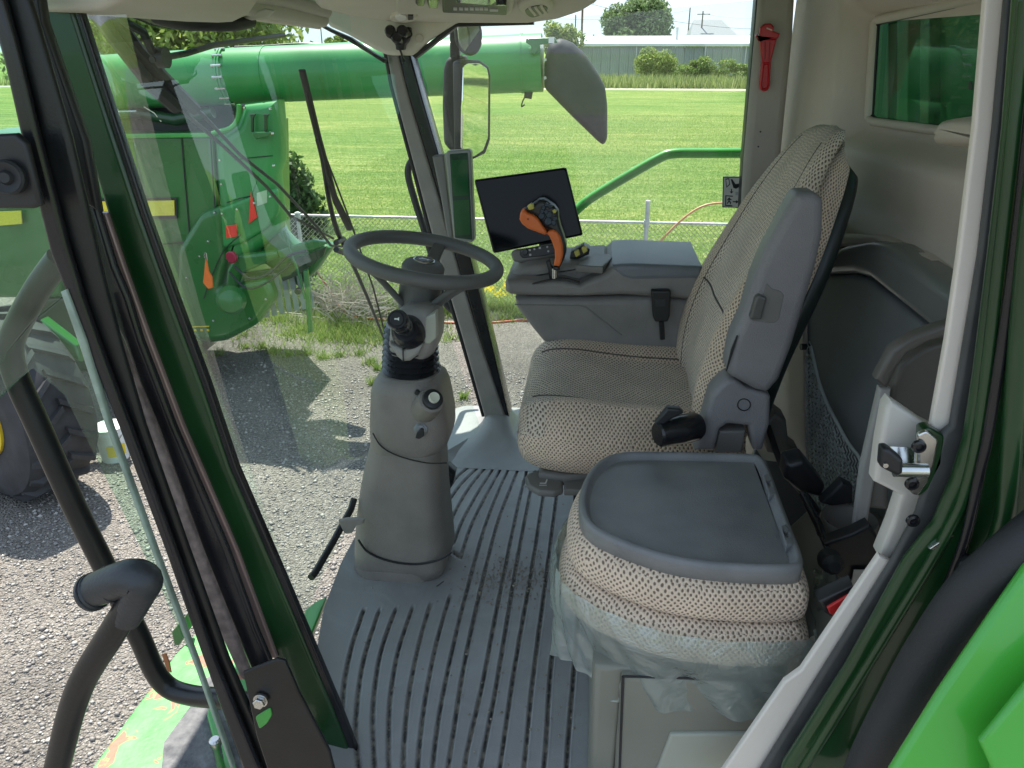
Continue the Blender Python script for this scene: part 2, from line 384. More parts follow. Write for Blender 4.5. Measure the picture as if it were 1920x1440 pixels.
# ================================================================== GROUND
def groundmat(name, kind):
    m = bpy.data.materials.new(name); m.use_nodes = True; t = m.node_tree; b = t.nodes['Principled BSDF']; b.inputs['Roughness'].default_value = .95; b.inputs['Specular IOR Level'].default_value = .2
    tc = t.nodes.new('ShaderNodeTexCoord'); L = t.links.new
    def noise(sc_, det=5, sx=1, sy=1, dist=0):
        mp = t.nodes.new('ShaderNodeMapping'); mp.inputs['Scale'].default_value = (sx, sy, 1); L(tc.outputs['Object'], mp.inputs[0])
        n = t.nodes.new('ShaderNodeTexNoise'); n.inputs['Scale'].default_value = sc_; n.inputs['Detail'].default_value = det; n.inputs['Distortion'].default_value = dist; L(mp.outputs[0], n.inputs[0]); return n.outputs[0]
    def ramp(src, stops):
        r = t.nodes.new('ShaderNodeValToRGB'); e = r.color_ramp.elements
        while len(e) < len(stops): e.new(.5)
        for i, (p, c) in enumerate(stops): e[i].position = p; e[i].color = (*c, 1)
        L(src, r.inputs[0]); return r.outputs[0]
    def mul(a, b2, f=1, op='MULTIPLY'):
        x = t.nodes.new('ShaderNodeMix'); x.data_type = 'RGBA'; x.blend_type = op
        if isinstance(f, float) or isinstance(f, int): x.inputs[0].default_value = f
        else: L(f, x.inputs[0])
        L(a, x.inputs[6]); L(b2, x.inputs[7]); return x.outputs[2]
    if kind == 'gravel':
        vo = t.nodes.new('ShaderNodeTexVoronoi'); vo.inputs['Scale'].default_value = 62; L(tc.outputs['Object'], vo.inputs[0])
        stone = ramp(vo.outputs['Color'], [(0, (.20, .185, .165)), (.5, (.29, .27, .24)), (1, (.42, .39, .35))])
        big = ramp(noise(.8, 6), [(.3, (.60, .59, .58)), (.7, (1.1, 1.08, 1.05))])
        fine = ramp(noise(120, 3), [(.3, (.65, .65, .65)), (.7, (1.2, 1.2, 1.2))])
        L(mul(mul(stone, big), fine), b.inputs['Base Color'])
        bp = t.nodes.new('ShaderNodeBump'); bp.inputs['Strength'].default_value = 1; bp.inputs['Distance'].default_value = .03; bp.invert = True
        L(vo.outputs['Distance'], bp.inputs['Height']); L(bp.outputs[0], b.inputs['Normal'])
    elif kind == 'grass':
        base = ramp(noise(14, 7, 1, 1), [(.3, (.085, .16, .024)), (.5, (.205, .30, .06)), (.72, (.42, .47, .20))])
        streak = ramp(noise(1.0, 7, .22, 1.6, .4), [(.36, (.74, .84, .70)), (.64, (1.2, 1.1, 1.25))])
        base = mul(base, ramp(noise(3.5, 5, .5, 1.6), [(.36, (.76, .84, .74)), (.64, (1.18, 1.08, 1.2))]))
        patch = ramp(noise(.22, 3, .5, 1), [(.35, (.72, .86, .75)), (.65, (1.15, 1.06, 1.1))])
        L(mul(mul(base, streak), patch), b.inputs['Base Color'])
        bp = t.nodes.new('ShaderNodeBump'); bp.inputs['Strength'].default_value = 1; bp.inputs['Distance'].default_value = .1
        L(noise(30, 4), bp.inputs['Height']); L(bp.outputs[0], b.inputs['Normal'])
    elif kind == 'path':
        L(ramp(noise(3, 6), [(.3, (.30, .27, .22)), (.7, (.48, .44, .38))]), b.inputs['Base Color'])
    return m
gravelm = groundmat('gravel', 'gravel'); grassm = groundmat('mown_grass', 'grass'); pathm = groundmat('pale_path', 'path')
def sheet(name, x0, x1, y0, y1, z, mat):
    o = mk(name, [(x0, y0, z), (x1, y0, z), (x1, y1, z), (x0, y1, z)], [(0, 1, 2, 3)], mat, smooth=False); o['kind'] = 'structure'; return o
FY = 9.95                                            # fence line
sheet('ground', -1500, 1500, -1500, 2500, GZ-.012, grassm)
sheet('gravel_yard', -60, 13, -40, FY-.05, GZ, gravelm)
sheet('lawn', -160, 160, FY-.05, 74, GZ+.004, grassm)
sheet('path', -160, 160, 74, 77.5, GZ+.008, pathm)
def blades(name, n, x0, x1, y0, y1, hmin, hmax, wd, mat, clump=None, z=GZ, lean=.5, power=1.0):
    if clump is None:
        x = rng.uniform(x0, x1, n); y = y0+(y1-y0)*rng.uniform(0, 1, n)**power
    else:
        k = len(clump); ci = rng.integers(0, k, n); cc = np.array(clump); a = rng.uniform(0, 6.28, n); rad = np.abs(rng.normal(0, 1, n))*cc[ci, 2]*.5
        x = cc[ci, 0]+np.cos(a)*rad; y = cc[ci, 1]+np.sin(a)*rad
    h = rng.uniform(hmin, hmax, n); a = rng.uniform(0, np.pi*2, n); l = rng.uniform(-lean, lean, (n, 2))*h[:, None]; wv = wd*rng.uniform(.6, 1.3, n)
    dx = np.cos(a)*wv; dy = np.sin(a)*wv
    V = np.empty((n, 3, 3)); V[:, 0] = np.stack([x-dx, y-dy, np.full(n, z)], 1); V[:, 1] = np.stack([x+dx, y+dy, np.full(n, z)], 1)
    V[:, 2] = np.stack([x+l[:, 0], y+l[:, 1], z+h], 1)
    o = fast(name, V.reshape(-1, 3), np.arange(n*3).reshape(-1, 3), mat); o['kind'] = 'stuff'; return o
def leafm(name, c1, c2, c3=None, tl=.35):
    m = bpy.data.materials.new(name); m.use_nodes = True; t = m.node_tree; b = t.nodes['Principled BSDF']; b.inputs['Roughness'].default_value = .6
    g = t.nodes.new('ShaderNodeNewGeometry'); r = t.nodes.new('ShaderNodeValToRGB'); e = r.color_ramp.elements
    e[0].color = (*c1, 1); e[1].color = (*c2, 1)
    if c3: q = e.new(.5); q.color = (*c3, 1)
    t.links.new(g.outputs['Random Per Island'], r.inputs[0]); t.links.new(r.outputs[0], b.inputs['Base Color'])
    ts = t.nodes.new('ShaderNodeBsdfTranslucent'); t.links.new(r.outputs[0], ts.inputs[0]); mx = t.nodes.new('ShaderNodeMixShader'); mx.inputs[0].default_value = tl
    t.links.new(b.outputs[0], mx.inputs[1]); t.links.new(ts.outputs[0], mx.inputs[2]); t.links.new(mx.outputs[0], t.nodes['Material Output'].inputs[0]); return m
bladem = leafm('grass_blades', (.16, .27, .03), (.57, .64, .30), (.32, .44, .12))
weedm = leafm('weed_leaves', (.12, .21, .03), (.38, .42, .14), (.22, .32, .07))
leaf_a = leafm('leaf_mid_green', (.045, .095, .02), (.15, .23, .06), (.09, .16, .035))
leaf_f = leafm('leaf_hazed_green', (.10, .16, .06), (.24, .32, .14), (.16, .24, .09))  # paler than the mid green: distance haze put into the leaf colour
leaf_b = leafm('leaf_yellow_green', (.10, .17, .02), (.45, .50, .14), (.24, .33, .07))
leaf_d = leafm('leaf_dark_green', (.03, .075, .02), (.12, .20, .05), (.06, .13, .03))
bark = M('bark', (.12, .09, .065), .9, var=.3, bump=.8, bscale=40)
twigm = M('dry_twigs', (.42, .37, .31), .9, var=.3)
g1 = blades('grass', 200000, -7, 8.5, FY+.02, 45, .03, .08, .006, bladem, power=2.3)
tag(g1, 'short bright green grass of the mown lawn behind the chain-link fence', 'grass')
cl = [(rng.uniform(-5, 6), rng.normal(FY-.15, .16), .28) for _ in range(150)]+[(rng.uniform(-4.6, -1.6), rng.uniform(8.4, 9.9), .4) for _ in range(70)]
g2 = blades('weeds', 22000, 0, 0, 0, 0, .03, .15, .007, weedm, clump=cl, lean=.8)
tag(g2, 'yellow-green weeds growing along the foot of the chain-link fence', 'weeds')
yel = leafm('buttercup_petals', (.75, .6, .03), (.9, .8, .1))
cl = [(rng.uniform(-2.6, 1.4), rng.uniform(FY, FY+1.1), .25) for _ in range(50)]
g3 = blades('wild_flowers', 2500, 0, 0, 0, 0, .02, .05, .018, yel, clump=cl, z=GZ+.12, lean=.9); tag(g3, 'small yellow flowers in the long grass just behind the fence', 'flowers')
cl = [(rng.uniform(-2.9, -1.2), rng.uniform(6.8, 7.8), .06) for _ in range(5)]+[(-4.4+i*.2, 7.9+rng.uniform(-.3, .3), .12) for i in range(12)]
g4 = blades('yard_weeds', 1500, 0, 0, 0, 0, .03, .12, .006, weedm, clump=cl, lean=.9); tag(g4, 'scattered small weed tufts growing out of the gravel yard', 'weeds')
g5 = blades('tall_grass', 26000, -60, 60, 77.5, 88, .5, 1.3, .09, leafm('dry_tall_grass', (.18, .24, .06), (.44, .46, .20), (.28, .34, .11)), lean=.4)
tag(g5, 'tall pale grass strip beyond the path in front of the grey building', 'tall grass')
# loose stones in the nearer yard
n = 42000; x = rng.uniform(-4.2, .6, n); y = 1.2+6.5*rng.uniform(0, 1, n)**1.1; s = rng.gamma(3.0, .0025, n).clip(.003, .022)
oct_ = np.array([(1, 0, 0), (0, 1, 0), (-1, 0, 0), (0, -1, 0), (0, 0, .7), (0, 0, -.7)]); ang = rng.uniform(0, 6.28, n)
V = oct_[None]*s[:, None, None]*rng.uniform(.6, 1.3, (n, 6, 1)); ca, sa = np.cos(ang)[:, None], np.sin(ang)[:, None]
V = np.stack([V[..., 0]*ca-V[..., 1]*sa+x[:, None], V[..., 0]*sa+V[..., 1]*ca+y[:, None], V[..., 2]+GZ+s[:, None]*.3], -1)
Fo = np.array([(0, 1, 4), (1, 2, 4), (2, 3, 4), (3, 0, 4), (1, 0, 5), (2, 1, 5), (3, 2, 5), (0, 3, 5)])
stonem = leafm('loose_stones', (.19, .175, .16), (.46, .43, .38), (.28, .26, .235), tl=0)
o = fast('gravel_stones', V.reshape(-1, 3), (Fo[None]+(np.arange(n)*6)[:, None, None]).reshape(-1, 3), stonem); tag(o, 'loose grey gravel stones scattered over the yard', 'gravel', kind='stuff')
# ================================================================== TREES
def crown(center, rad, n, leaf, mat, name, parent, nclump=26, squash=1.0, hollow=.45):
    c = np.array(center); rad = np.array(rad)
    d = rng.normal(0, 1, (nclump, 3)); d /= np.linalg.norm(d, axis=1)[:, None]
    cc = d*(rng.uniform(hollow, 1.0, (nclump, 1)))*rad*.82; cr = rng.uniform(.22, .42, nclump)
    k = rng.integers(0, nclump, n); e = rng.normal(0, 1, (n, 3)); e /= np.linalg.norm(e, axis=1)[:, None]
    p = cc[k]+e*(rng.uniform(.5, 1.05, (n, 1)))*(cr[k, None]*rad); p += c
    a = rng.normal(0, 1, (n, 3)); a /= np.linalg.norm(a, axis=1)[:, None]; b = np.cross(a, rng.normal(0, 1, (n, 3))); b /= np.linalg.norm(b, axis=1)[:, None]
    s = leaf*rng.uniform(.6, 1.3, (n, 1)); V = np.stack([p-a*s, p+b*s*.42, p+a*s, p-b*s*.42], 1)
    return fast(name, V.reshape(-1, 3), np.arange(n*4).reshape(-1, 4), mat, parent)
def tree(name, label, cat, base, h, cx, rad, n, leaf, mat, group=None, trunk=.25, stems=5, nclump=30, hollow=.45, **k):
    base = Vector(base); t = thing(name, label, cat, base, group)
    cc = base+Vector((cx, 0, h)); P = []
    P.append(tubeg([base, base+Vector((.0, 0, h*.35)), base+Vector((cx*.6, 0, h*.7)), cc], [trunk, trunk*.75, trunk*.5, trunk*.2], 8))
    for i in range(stems):
        a = 6.28*i/stems+.4; e = cc+Vector((math.cos(a)*rad[0]*.6, math.sin(a)*rad[1]*.6, rad[2]*random.uniform(-.2, .6)))
        P.append(tubeg([base+Vector((cx*.4, 0, h*random.uniform(.3, .6))), (e+cc)/2-Vector((0, 0, rad[2]*.2)), e], [trunk*.4, trunk*.25, trunk*.08], 6))
    V, F = join(P); mk('trunk', V, F, bark, t)
    crown(cc, rad, n, leaf, mat, 'crown', t, nclump=nclump, hollow=hollow); return t
def at(px, y, z=GZ): d = ray(px, 150); return Vector((d.x/d.y*y, y, z))
tree('shade_tree', 'large round green tree standing behind the grey metal building', 'tree', at(1190, 112), 5.5, 0, (5.0, 4.5, 4.6), 26000, .28, leaf_f, trunk=.5, nclump=46)
tree('young_tree', 'thin yellow-green young tree beside the wooden utility pole', 'tree', at(1055, 88), 4.2, 0, (2.2, 2, 2.2), 3600, .2, leaf_b, trunk=.14, nclump=18, group=None)
tree('edge_tree', 'leafy tree cut off by the red-tool pillar at far right', 'tree', at(1418, 100), 5.0, .8, (1.9, 2, 2.0), 4000, .2, leaf_b, trunk=.2, nclump=18)
tree('shade_tree', 'broad dark tree beyond the lawn, seen only in the tall mirror', 'tree', Vector((38, 13, GZ)), 3.6, 0, (3.2, 3.2, 3.2), 9000, .2, leaf_d, trunk=.3)
tree('low_tree', 'small distant tree just showing above the green auger beside the corner gusset', 'tree', at(640, 130), 4.4, 0, (2.2, 2, 1.3), 2500, .25, leaf_b, trunk=.2, nclump=14)
tree('leafy_tree', 'big sunlit yellow-green tree behind the auger at the upper left', 'tree', at(350, 15.5), 3.75, .2, (3.0, 1.6, 1.5), 22000, .085, leaf_b, trunk=.16, nclump=40)
tree('leafy_tree', 'second leafy tree at upper left, its crown darker than its neighbour', 'tree', at(190, 17.5), 4.1, 0, (2.6, 1.6, 2.0), 16000, .085, leaf_a, trunk=.16, nclump=40)
tree('tall_shrub', 'dark green leafy shrub standing between the harvester rear and the lawn', 'shrub', at(522, 10.5), 1.15, 0, (.42, .4, .98), 7000, .055, leaf_d, trunk=.05, nclump=34, hollow=.2)
tree('bush', 'round bush leaning on the middle of the grey metal wall', 'bush', at(1225, 89), 1.8, 0, (2.7, 1.6, 2.1), 9000, .16, leaf_b, trunk=.15, nclump=30)
def lowbush(px, y, rx, rz, label): tree('weed_clump', label, 'bush', at(px, y), rz*.6, 0, (rx, 1.2, rz), 7000, .14, weedm, trunk=.06, nclump=22, group=None)
lowbush(1300, 87.5, 2.6, 1.7, 'low pale weed clump right of the round bush by the grey wall')
lowbush(1372, 87, 3.2, 1.5, 'wide low pale weed clump at the right end of the grey wall')
# dead brush pile by the fence
bt = thing('brush_pile', 'tangle of dry pale twigs heaped at the fence behind the harvester', 'brush pile', at(625, 9.3))
P = []
for i in range(300):
    a = Vector((random.gauss(0, .32), random.gauss(0, .22), random.uniform(0, .35)))+bt.location
    d = Vector((random.gauss(0, .3), random.gauss(0, .2), random.uniform(.02, .5)))
    P.append(tubeg([a, a+d*.5+Vector((random.gauss(0, .07), 0, random.gauss(0, .05))), a+d+Vector((random.gauss(0, .12), 0, -.05))], [.006, .004, .002], 3))
V, F = join(P); o = mk('twigs', V, F, twigm, bt, smooth=False); o['kind'] = 'stuff'
# ================================================================== FAR BUILDINGS
sidm = M('grey_siding', (.33, .36, .36), .55, var=.12, vscale=.4); roofm = M('pale_metal_roof', (.72, .74, .76), .4, var=.08, vscale=.5)
bd = thing('metal_building', 'long low grey corrugated metal building across the field', 'building', at(1260, 95))
xl = ray(1075, 150); xl = xl.x/xl.y*93; xr = xl+46
panel_w = 1.0; me0 = None; k = 0; xx = xl
while xx < xr-.1:
    if me0 is None:
        V = []; F = []; nr = 4
        for i in range(nr*4+1):
            u = i/(nr*4)*(panel_w-.03); dep = 0 if i % 4 in (0, 1) else .05
            V += [(xl+u, 93-dep, GZ), (xl+u, 93-dep, GZ+3.65)]
        for i in range(nr*4): F.append((2*i, 2*i+2, 2*i+3, 2*i+1))
        po = mk('panel', V, F, sidm, bd, smooth=False); me0 = po
    else:
        po = me0.copy(); C.objects.link(po); po.parent = bd; po.location.x += xx-xl
    xx += panel_w
V, F = boxg(((xl+xr)/2, 99, GZ+1.8), (xr-xl, 11.8, 3.5)); mk('wall', V, F, sidm, bd, smooth=False)
V = [(xl-.4, 92.6, GZ+3.7), (xr+.4, 92.6, GZ+3.7), (xr+.4, 99, GZ+4.55), (xl-.4, 99, GZ+4.55), (xl-.4, 92.6, GZ+3.95), (xr+.4, 92.6, GZ+3.95), (xr+.4, 99, GZ+4.8), (xl-.4, 99, GZ+4.8), (xl-.4, 105.4, GZ+3.7), (xr+.4, 105.4, GZ+3.7), (xr+.4, 105.4, GZ+3.95), (xl-.4, 105.4, GZ+3.95)]
mk('roof', V, [(0, 1, 2, 3), (4, 5, 6, 7), (0, 1, 5, 4), (0, 3, 7, 4), (1, 2, 6, 5), (3, 2, 9, 8), (7, 6, 10, 11), (8, 9, 10, 11)], roofm, bd, smooth=False)
for pxx in (1190, 1318, 1393):
    d = at(pxx, 92.85); V, F = boxg((d.x, 92.9, GZ+1.9), (.12, .12, 3.5)); mk('downpipe', V, F, galv, bd, smooth=False)
d = at(1262, 96); V, F = cylg((d.x, 95.5, GZ+4), (0, 0, 1), .15, 1.6, 8); mk('roof_pipe', V, F, galv, bd)
hs = thing('house', 'distant house with grey gabled roof showing above the metal building', 'house', at(1325, 150))
a = at(1285, 150).x; b = at(1372, 150).x; zb = GZ+5.6
V = [(a, 148, zb), (b, 148, zb), (b, 156, zb), (a, 156, zb), (a+.8, 152, zb+2.6), (b-2.5, 152, zb+2.6)]
mk('roof', V, [(0, 1, 5, 4), (2, 3, 4, 5), (0, 3, 4), (1, 2, 5)], M('slate_roof', (.25, .26, .28), .7), hs, smooth=False)
V, F = boxg(((a+b)/2, 152, (zb+GZ)/2), (b-a-1, 7, zb-GZ-.02)); mk('wall', V, F, M('house_wall', (.55, .52, .47), .8), hs, smooth=False)
poles = [(1088, 96, 8.6, 'tall wooden utility pole left of the big round tree', True), (1283, 160, 10.5, 'left of the two thin far utility poles above the metal roof', False), (1307, 150, 9.5, 'utility pole with crossarm standing right of another thin pole over the metal roof', True), (1076, 170, 9.8, 'thin distant pole half hidden behind the young tree', False), (610, 190, 9.5, 'thin distant pole above the green auger near the corner gusset', False), (1110, 130, 5.5, 'short far pole between the young tree and the round tree', False)]
tops = []
for (px_, yy, h, lab, arm) in poles:
    b0 = at(px_, yy); t = thing('utility_pole', lab, 'utility pole', b0, 'utility poles on the skyline')
    V, F = tubeg([b0, b0+Vector((0, 0, h))], [.15, .11], 8); mk('pole', V, F, bark, t)
    if arm: V, F = boxg(b0+Vector((.13, -.2, h-.5)), (2.2, .12, .14)); mk('crossarm', V, F, bark, t, smooth=False)
    tops.append(b0+Vector((0, 0, h-.4)))
def wire(name, a, b, sag, r, lab):
    P = [a.lerp(b, i/12)-Vector((0, 0, sag*4*(i/12)*(1-i/12))) for i in range(13)]
    V, F = tubeg(P, r, 4); tag(mk(name, V, F, black), lab, 'power line', 'power lines')
wire('power_line', tops[0], Vector((at(1500, 120).x, 120, GZ+6)), 1.0, .02, 'power line running right from the tall wooden pole behind the tree')
wire('power_line', tops[2], Vector((at(1500, 140).x, 140, GZ+8.8)), .8, .025, 'thin power line running right from the crossarm pole')
wire('power_line', tops[1], Vector((at(1000, 170).x, 170, GZ+9.5)), 1.0, .03, 'thin power line running left from the far thin pole')
# ================================================================== FENCE
fe = thing('chain_link_fence', 'galvanised chain-link fence between the gravel yard and the lawn', 'fence', (0, FY, GZ))
fx0, fx1, fh = -5.0, 12, 1.2
V, F = tubeg([(fx0, FY, GZ+fh), (fx1, FY, GZ+fh)], .017, 10); mk('top_rail', V, F, galv, fe)
def fxp(px_): d = ray(px_, 405); return d.x/d.y*FY
for i, (px_, extra) in enumerate([(1213, .28), (560, .05)]):
    xq = fxp(px_); V, F = tubeg([(xq, FY-.03, GZ-.1), (xq, FY-.03, GZ+fh+extra)], .03 if i == 0 else .024, 10); p = mk('post', V, F, galv, fe)
    V, F = cylg((xq, FY-.03, GZ+fh-.05), (0, 0, 1), .04, .09, 12); mk('clamp', V, F, galv, p)
nw = int((fx1-fx0)/.066); q = []; r_ = .0032; a0 = np.arange(-int(fh/.066)-1, nw)*.066+fx0
Vs = []; Fs = []; k = 0
for sgn in (1, -1):
    for a in a0:
        if sgn == 1: x0, x1, z0, z1 = a, a+fh, 0, fh
        else: x0, x1, z0, z1 = a+fh, a, 0, fh
        # clip
        def cl_(x0, z0, x1, z1):
            for lim, s in ((fx0, 1), (fx1, -1)):
                if s*(x0-lim) < 0 and s*(x1-lim) < 0: return None
                if s*(x0-lim) < 0: t = (lim-x0)/(x1-x0); x0, z0 = lim, z0+t*(z1-z0)
                if s*(x1-lim) < 0: t = (lim-x0)/(x1-x0); x1, z1 = lim, z0+t*(z1-z0)
            return x0, z0, x1, z1
        c_ = cl_(x0, z0, x1, z1)
        if c_ is None: continue
        x0, z0, x1, z1 = c_; yo = FY-.034+sgn*.002
        for (xe, ze) in ((x0, z0), (x1, z1)):
            Vs += [(xe, yo-r_, GZ+ze+r_), (xe+r_, yo+r_, GZ+ze-r_), (xe-r_, yo+r_, GZ+ze-r_)]
        Fs += [(k, k+1, k+4, k+3), (k+1, k+2, k+5, k+4), (k+2, k, k+3, k+5)]; k += 6
o = mk('wire_mesh', Vs, Fs, galv, fe, smooth=False); o['kind'] = 'stuff'
# hoses
hosem = M('orange_red_hose', (.55, .12, .05), .5, var=.15); hose2 = M('pale_orange_hose', (.62, .30, .17), .5)
P = [G(590, 540)+Vector((0, 0, .35)), G(615, 562)+Vector((0, 0, .2)), G(650, 590), G(700, 600), G(760, 603), G(820, 606), G(860, 607), G(930, 606), G(990, 602), G(1050, 612)]
P = [Vector((p.x, p.y, max(p.z, GZ+.015))) for p in P]
tag(tube('air_hose', P, .013, hosem, sm=5, seg=8), 'orange hose lying along the gravel at the foot of the fence', 'hose')
P = [Y(1215, 478, FY-.08), Y(1240, 450, FY-.08), Y(1275, 415, FY-.07), Y(1310, 390, FY-.07), Y(1345, 381, FY-.05), Y(1400, 383, FY-.05), Y(1460, 400, FY-.05)]
tag(tube('garden_hose', [Z(1190, 520, GZ+.5)]+P, .014, hose2, sm=5, seg=8), 'pale orange hose hung in an arc over the fence rail behind the seat', 'hose')
# ================================================================== OTHER HARVESTER
HY = 6.6
hv = thing('combine_harvester', 'green combine harvester parked alongside with its unloading auger folded back', 'combine harvester', (-4.2, HY+1.2, GZ))
def HS(name, px, y, th, r, mat, **k): return slabY(name, px, y, th, r, mat, hv, **k)
# auger
AY = 7.0; ap = [(60, 163), (180, 157), (430, 143), (715, 131), (1017, 118)]
APT = [Y(a, b, AY) for a, b in ap]; ra = .232
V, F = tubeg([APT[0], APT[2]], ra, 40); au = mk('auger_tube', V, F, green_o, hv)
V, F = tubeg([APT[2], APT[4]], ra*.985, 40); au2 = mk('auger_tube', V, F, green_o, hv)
ax = (APT[2]-APT[1]).normalized()
V, F = join([cylg(APT[2]-ax*.02, ax, ra*1.06, .016, 40), cylg(APT[2]+ax*.004, ax, ra*1.06, .016, 40)]); fl = mk('flange', V, F, green_o, hv)
u = ax.orthogonal().normalized(); v = ax.cross(u)
for k in range(16):
    t = 6.28*k/16; p = APT[2]+(u*math.cos(t)+v*math.sin(t))*ra*1.03
    V, F = cylg(p-ax*.045, ax, .011, .09, 6); mk('bolt', V, F, steel, fl)
ax = (APT[4]-APT[3]).normalized()
V, F = cylg(APT[2]+ax*.36, ax, ra*1.01, .01, 40); mk('weld_band', V, F, green_o, hv)
V, F = cylg(APT[4]-ax*.18, ax, ra*1.01, .02, 40); mk('weld_band', V, F, green_o, hv)
# spout
spm = M('spout_rubber', (.035, .037, .042), .62, var=.3, vscale=3, spec=.3)
sp_out = [(1019, 166), (1019, 112), (1027, 84), (1048, 70), (1072, 79), (1098, 104), (1122, 140), (1135, 165), (1139, 200), (1139, 262), (1132, 275), (1122, 268), (1072, 220)]
slabY('spout_hood', sp_out, AY-.2, .42, .1, spm, hv, cr=8, seg=5)
for (a, b) in ((1022, 112), (1022, 146)): V, F = cylg(Y(a, b, AY-.215), (0, 1, 0), .013, .02, 10); mk('bolt', V, F, steel, hv)
HS('spout_bracket', [(986, 72), (1040, 70), (1046, 80), (1012, 84), (1012, 92), (1002, 102), (994, 100), (996, 86), (986, 80)], AY-.27, .05, .008, green)
V, F = boxg(Y(1034, 75, AY-.29), (.045, .004, .045)); mk('white_tag', V, F, white, hv, smooth=False)
HS('spout_lamp', [(984, 166), (1000, 166), (996, 186), (982, 184)], AY-.05, .06, .01, black)
o = tube('lamp_wire', [Y(984, 182, AY-.05), Y(980, 190, AY-.05), Y(978, 200, AY-.05), Y(984, 196, AY-.05)], .006, black, hv, sm=4, seg=6)
P = [Y(x_, y_, AY) + Vector((0, 0, 0)) for x_, y_ in [(440, 88), (500, 86), (560, 82), (630, 84), (720, 82), (820, 78), (900, 72), (985, 68)]]
tube('top_cable', P, .009, black, hv, sm=4, seg=6)
# body shell
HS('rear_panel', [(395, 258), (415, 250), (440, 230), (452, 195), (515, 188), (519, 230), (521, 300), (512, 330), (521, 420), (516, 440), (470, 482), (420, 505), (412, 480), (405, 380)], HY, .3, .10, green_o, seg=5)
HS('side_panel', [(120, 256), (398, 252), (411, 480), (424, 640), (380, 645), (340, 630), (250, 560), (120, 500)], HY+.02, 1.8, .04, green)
HS('panel_trim', [(120, 253), (398, 249), (398, 258), (120, 262)], HY-.03, .05, .012, green_l)
HS('lower_shield', [(330, 560), (330, 470), (372, 400), (415, 385), (424, 500), (410, 540), (500, 520), (516, 560), (480, 610), (425, 640), (370, 643)], HY-.06, .3, .06, green, cr=12)
HS('hatch_panel', [(385, 400), (460, 372), (518, 352), (521, 400), (500, 430), (452, 458), (400, 470), (382, 455)], HY-.04, .08, .03, green_o, cr=10)
HS('chopper_hood', [(480, 480), (520, 420), (530, 440), (560, 470), (600, 455), (620, 465), (590, 510), (560, 540), (500, 500)], HY+.1, .2, .04, green)
for i in range(9):
    x0 = 455+i*14; HS('deflector_fin', [(x0, 515-i*1.5), (x0+9, 512-i*1.5), (x0+22, 600-i*3), (x0+13, 602-i*3)], HY+.05, .02, .004, M('pale_fin', (.22, .27, .25), .5) if i == 0 else bpy.data.materials['pale_fin'])
HS('support_arm', [(568, 508), (576, 508), (585, 622), (577, 626)], HY-.15, .05, .01, green)
HS('drawbar', [(425, 505), (440, 480), (520, 470), (524, 482), (450, 515), (435, 560), (420, 560)], HY-.1, .1, .03, green)
HS('swing_arm', [(520, 470), (585, 450), (618, 455), (590, 468), (524, 486)], HY-.12, .06, .012, green)
HS('engine_bay', [(120, 205), (440, 190), (445, 200), (430, 240), (398, 254), (120, 258)], HY+.5, .6, .02, black)
V, F = tubeg([Y(120, 222, HY+.35), Y(260, 212, HY+.35), Y(330, 225, HY+.3), Y(400, 210, HY+.3)], .05, 10); mk('hydraulic_pipe', V, F, green_d, hv)
V, F = tubeg([Y(210, 210, HY+.3), Y(257, 209, HY+.3)], .014, 8); mk('bright_pipe', V, F, steel, hv)
V, F = tubeg([Y(270, 200, HY+.28), Y(290, 212, HY+.28), Y(303, 228, HY+.28)], .008, 6); mk('bright_pipe', V, F, steel, hv)
# side mirror / ladder curve at the back
tube('grab_rail', [Y(398, 250, HY-.02), Y(432, 240, HY-.02), Y(446, 222, HY-.02), Y(448, 196, HY-.02)], .02, green_l, hv, sm=4)
for a in (472, 497):
    HS('shovel_handle', [(a-4, 214), (a+6, 214), (a+2, 222), (a+2, 250), (a-2, 250), (a-2, 222)], HY-.06, .03, .004, green_d)
HS('tool_shelf', [(470, 248), (508, 247), (505, 256), (480, 262)], HY-.08, .07, .01, green)
refl = M('yellow_reflector', (.85, .70, .05), .35, var=.1, vscale=60)
HS('yellow_reflector', [(180, 378), (326, 376), (327, 404), (180, 408)], HY-.02, .012, .003, refl)
HS('yellow_reflector', [(-10, 397), (39, 395), (41, 420), (-10, 424)], HY-.02, .012, .003, refl)
HS('side_panel', [(-60, 250), (119, 250), (119, 560), (-60, 560)], HY+.03, 1.5, .05, green)
HS('reflector_border', [(176, 373), (331, 371), (332, 410), (176, 414)], HY-.008, .01, .002, black)
HS('warning_triangle', [(470, 359), (482, 408), (466, 420)], HY-.06, .012, .003, redrefl)
HS('red_reflector', [(423, 424), (443, 421), (444, 443), (424, 447)], HY-.09, .015, .003, redrefl)
V, F = cylg(Y(437, 481, HY-.12), (-.2, -1, 0), .055, .04, 20, bev=.01); mk('tail_lamp', V, F, M('tail_lamp_lens', (.35, .03, .06), .2), hv)
HS('orange_flag', [(382, 515), (385, 484), (390, 510), (396, 520), (398, 540), (390, 542), (380, 530)], HY-.35, .03, .006, M('orange_flag_plastic', (.9, .18, .02), .5))
tube('flag_wire', [Y(384, 484, HY-.34), Y(383, 478, HY-.34), Y(386, 474, HY-.34), Y(388, 488, HY-.34)], .006, steel, hv, sm=3, seg=6)
V, F = lathe(Y(435, 560, HY-.25), (.35, -1, .1), [(0, .02), (.01, .11), (.06, .13), (.12, .10), (.14, .03)], 20); mk('hub_cover', V, F, green, hv)
for i, a in enumerate((366, 378, 390)): V, F = boxg(Y(a, 619, HY-.075), (.022, .006, .02)); mk('decal_mark', V, F, yellow, hv, smooth=False)
HS('decal_line', [(360, 612), (392, 611), (392, 613), (360, 614)], HY-.07, .006, .002, yellow)
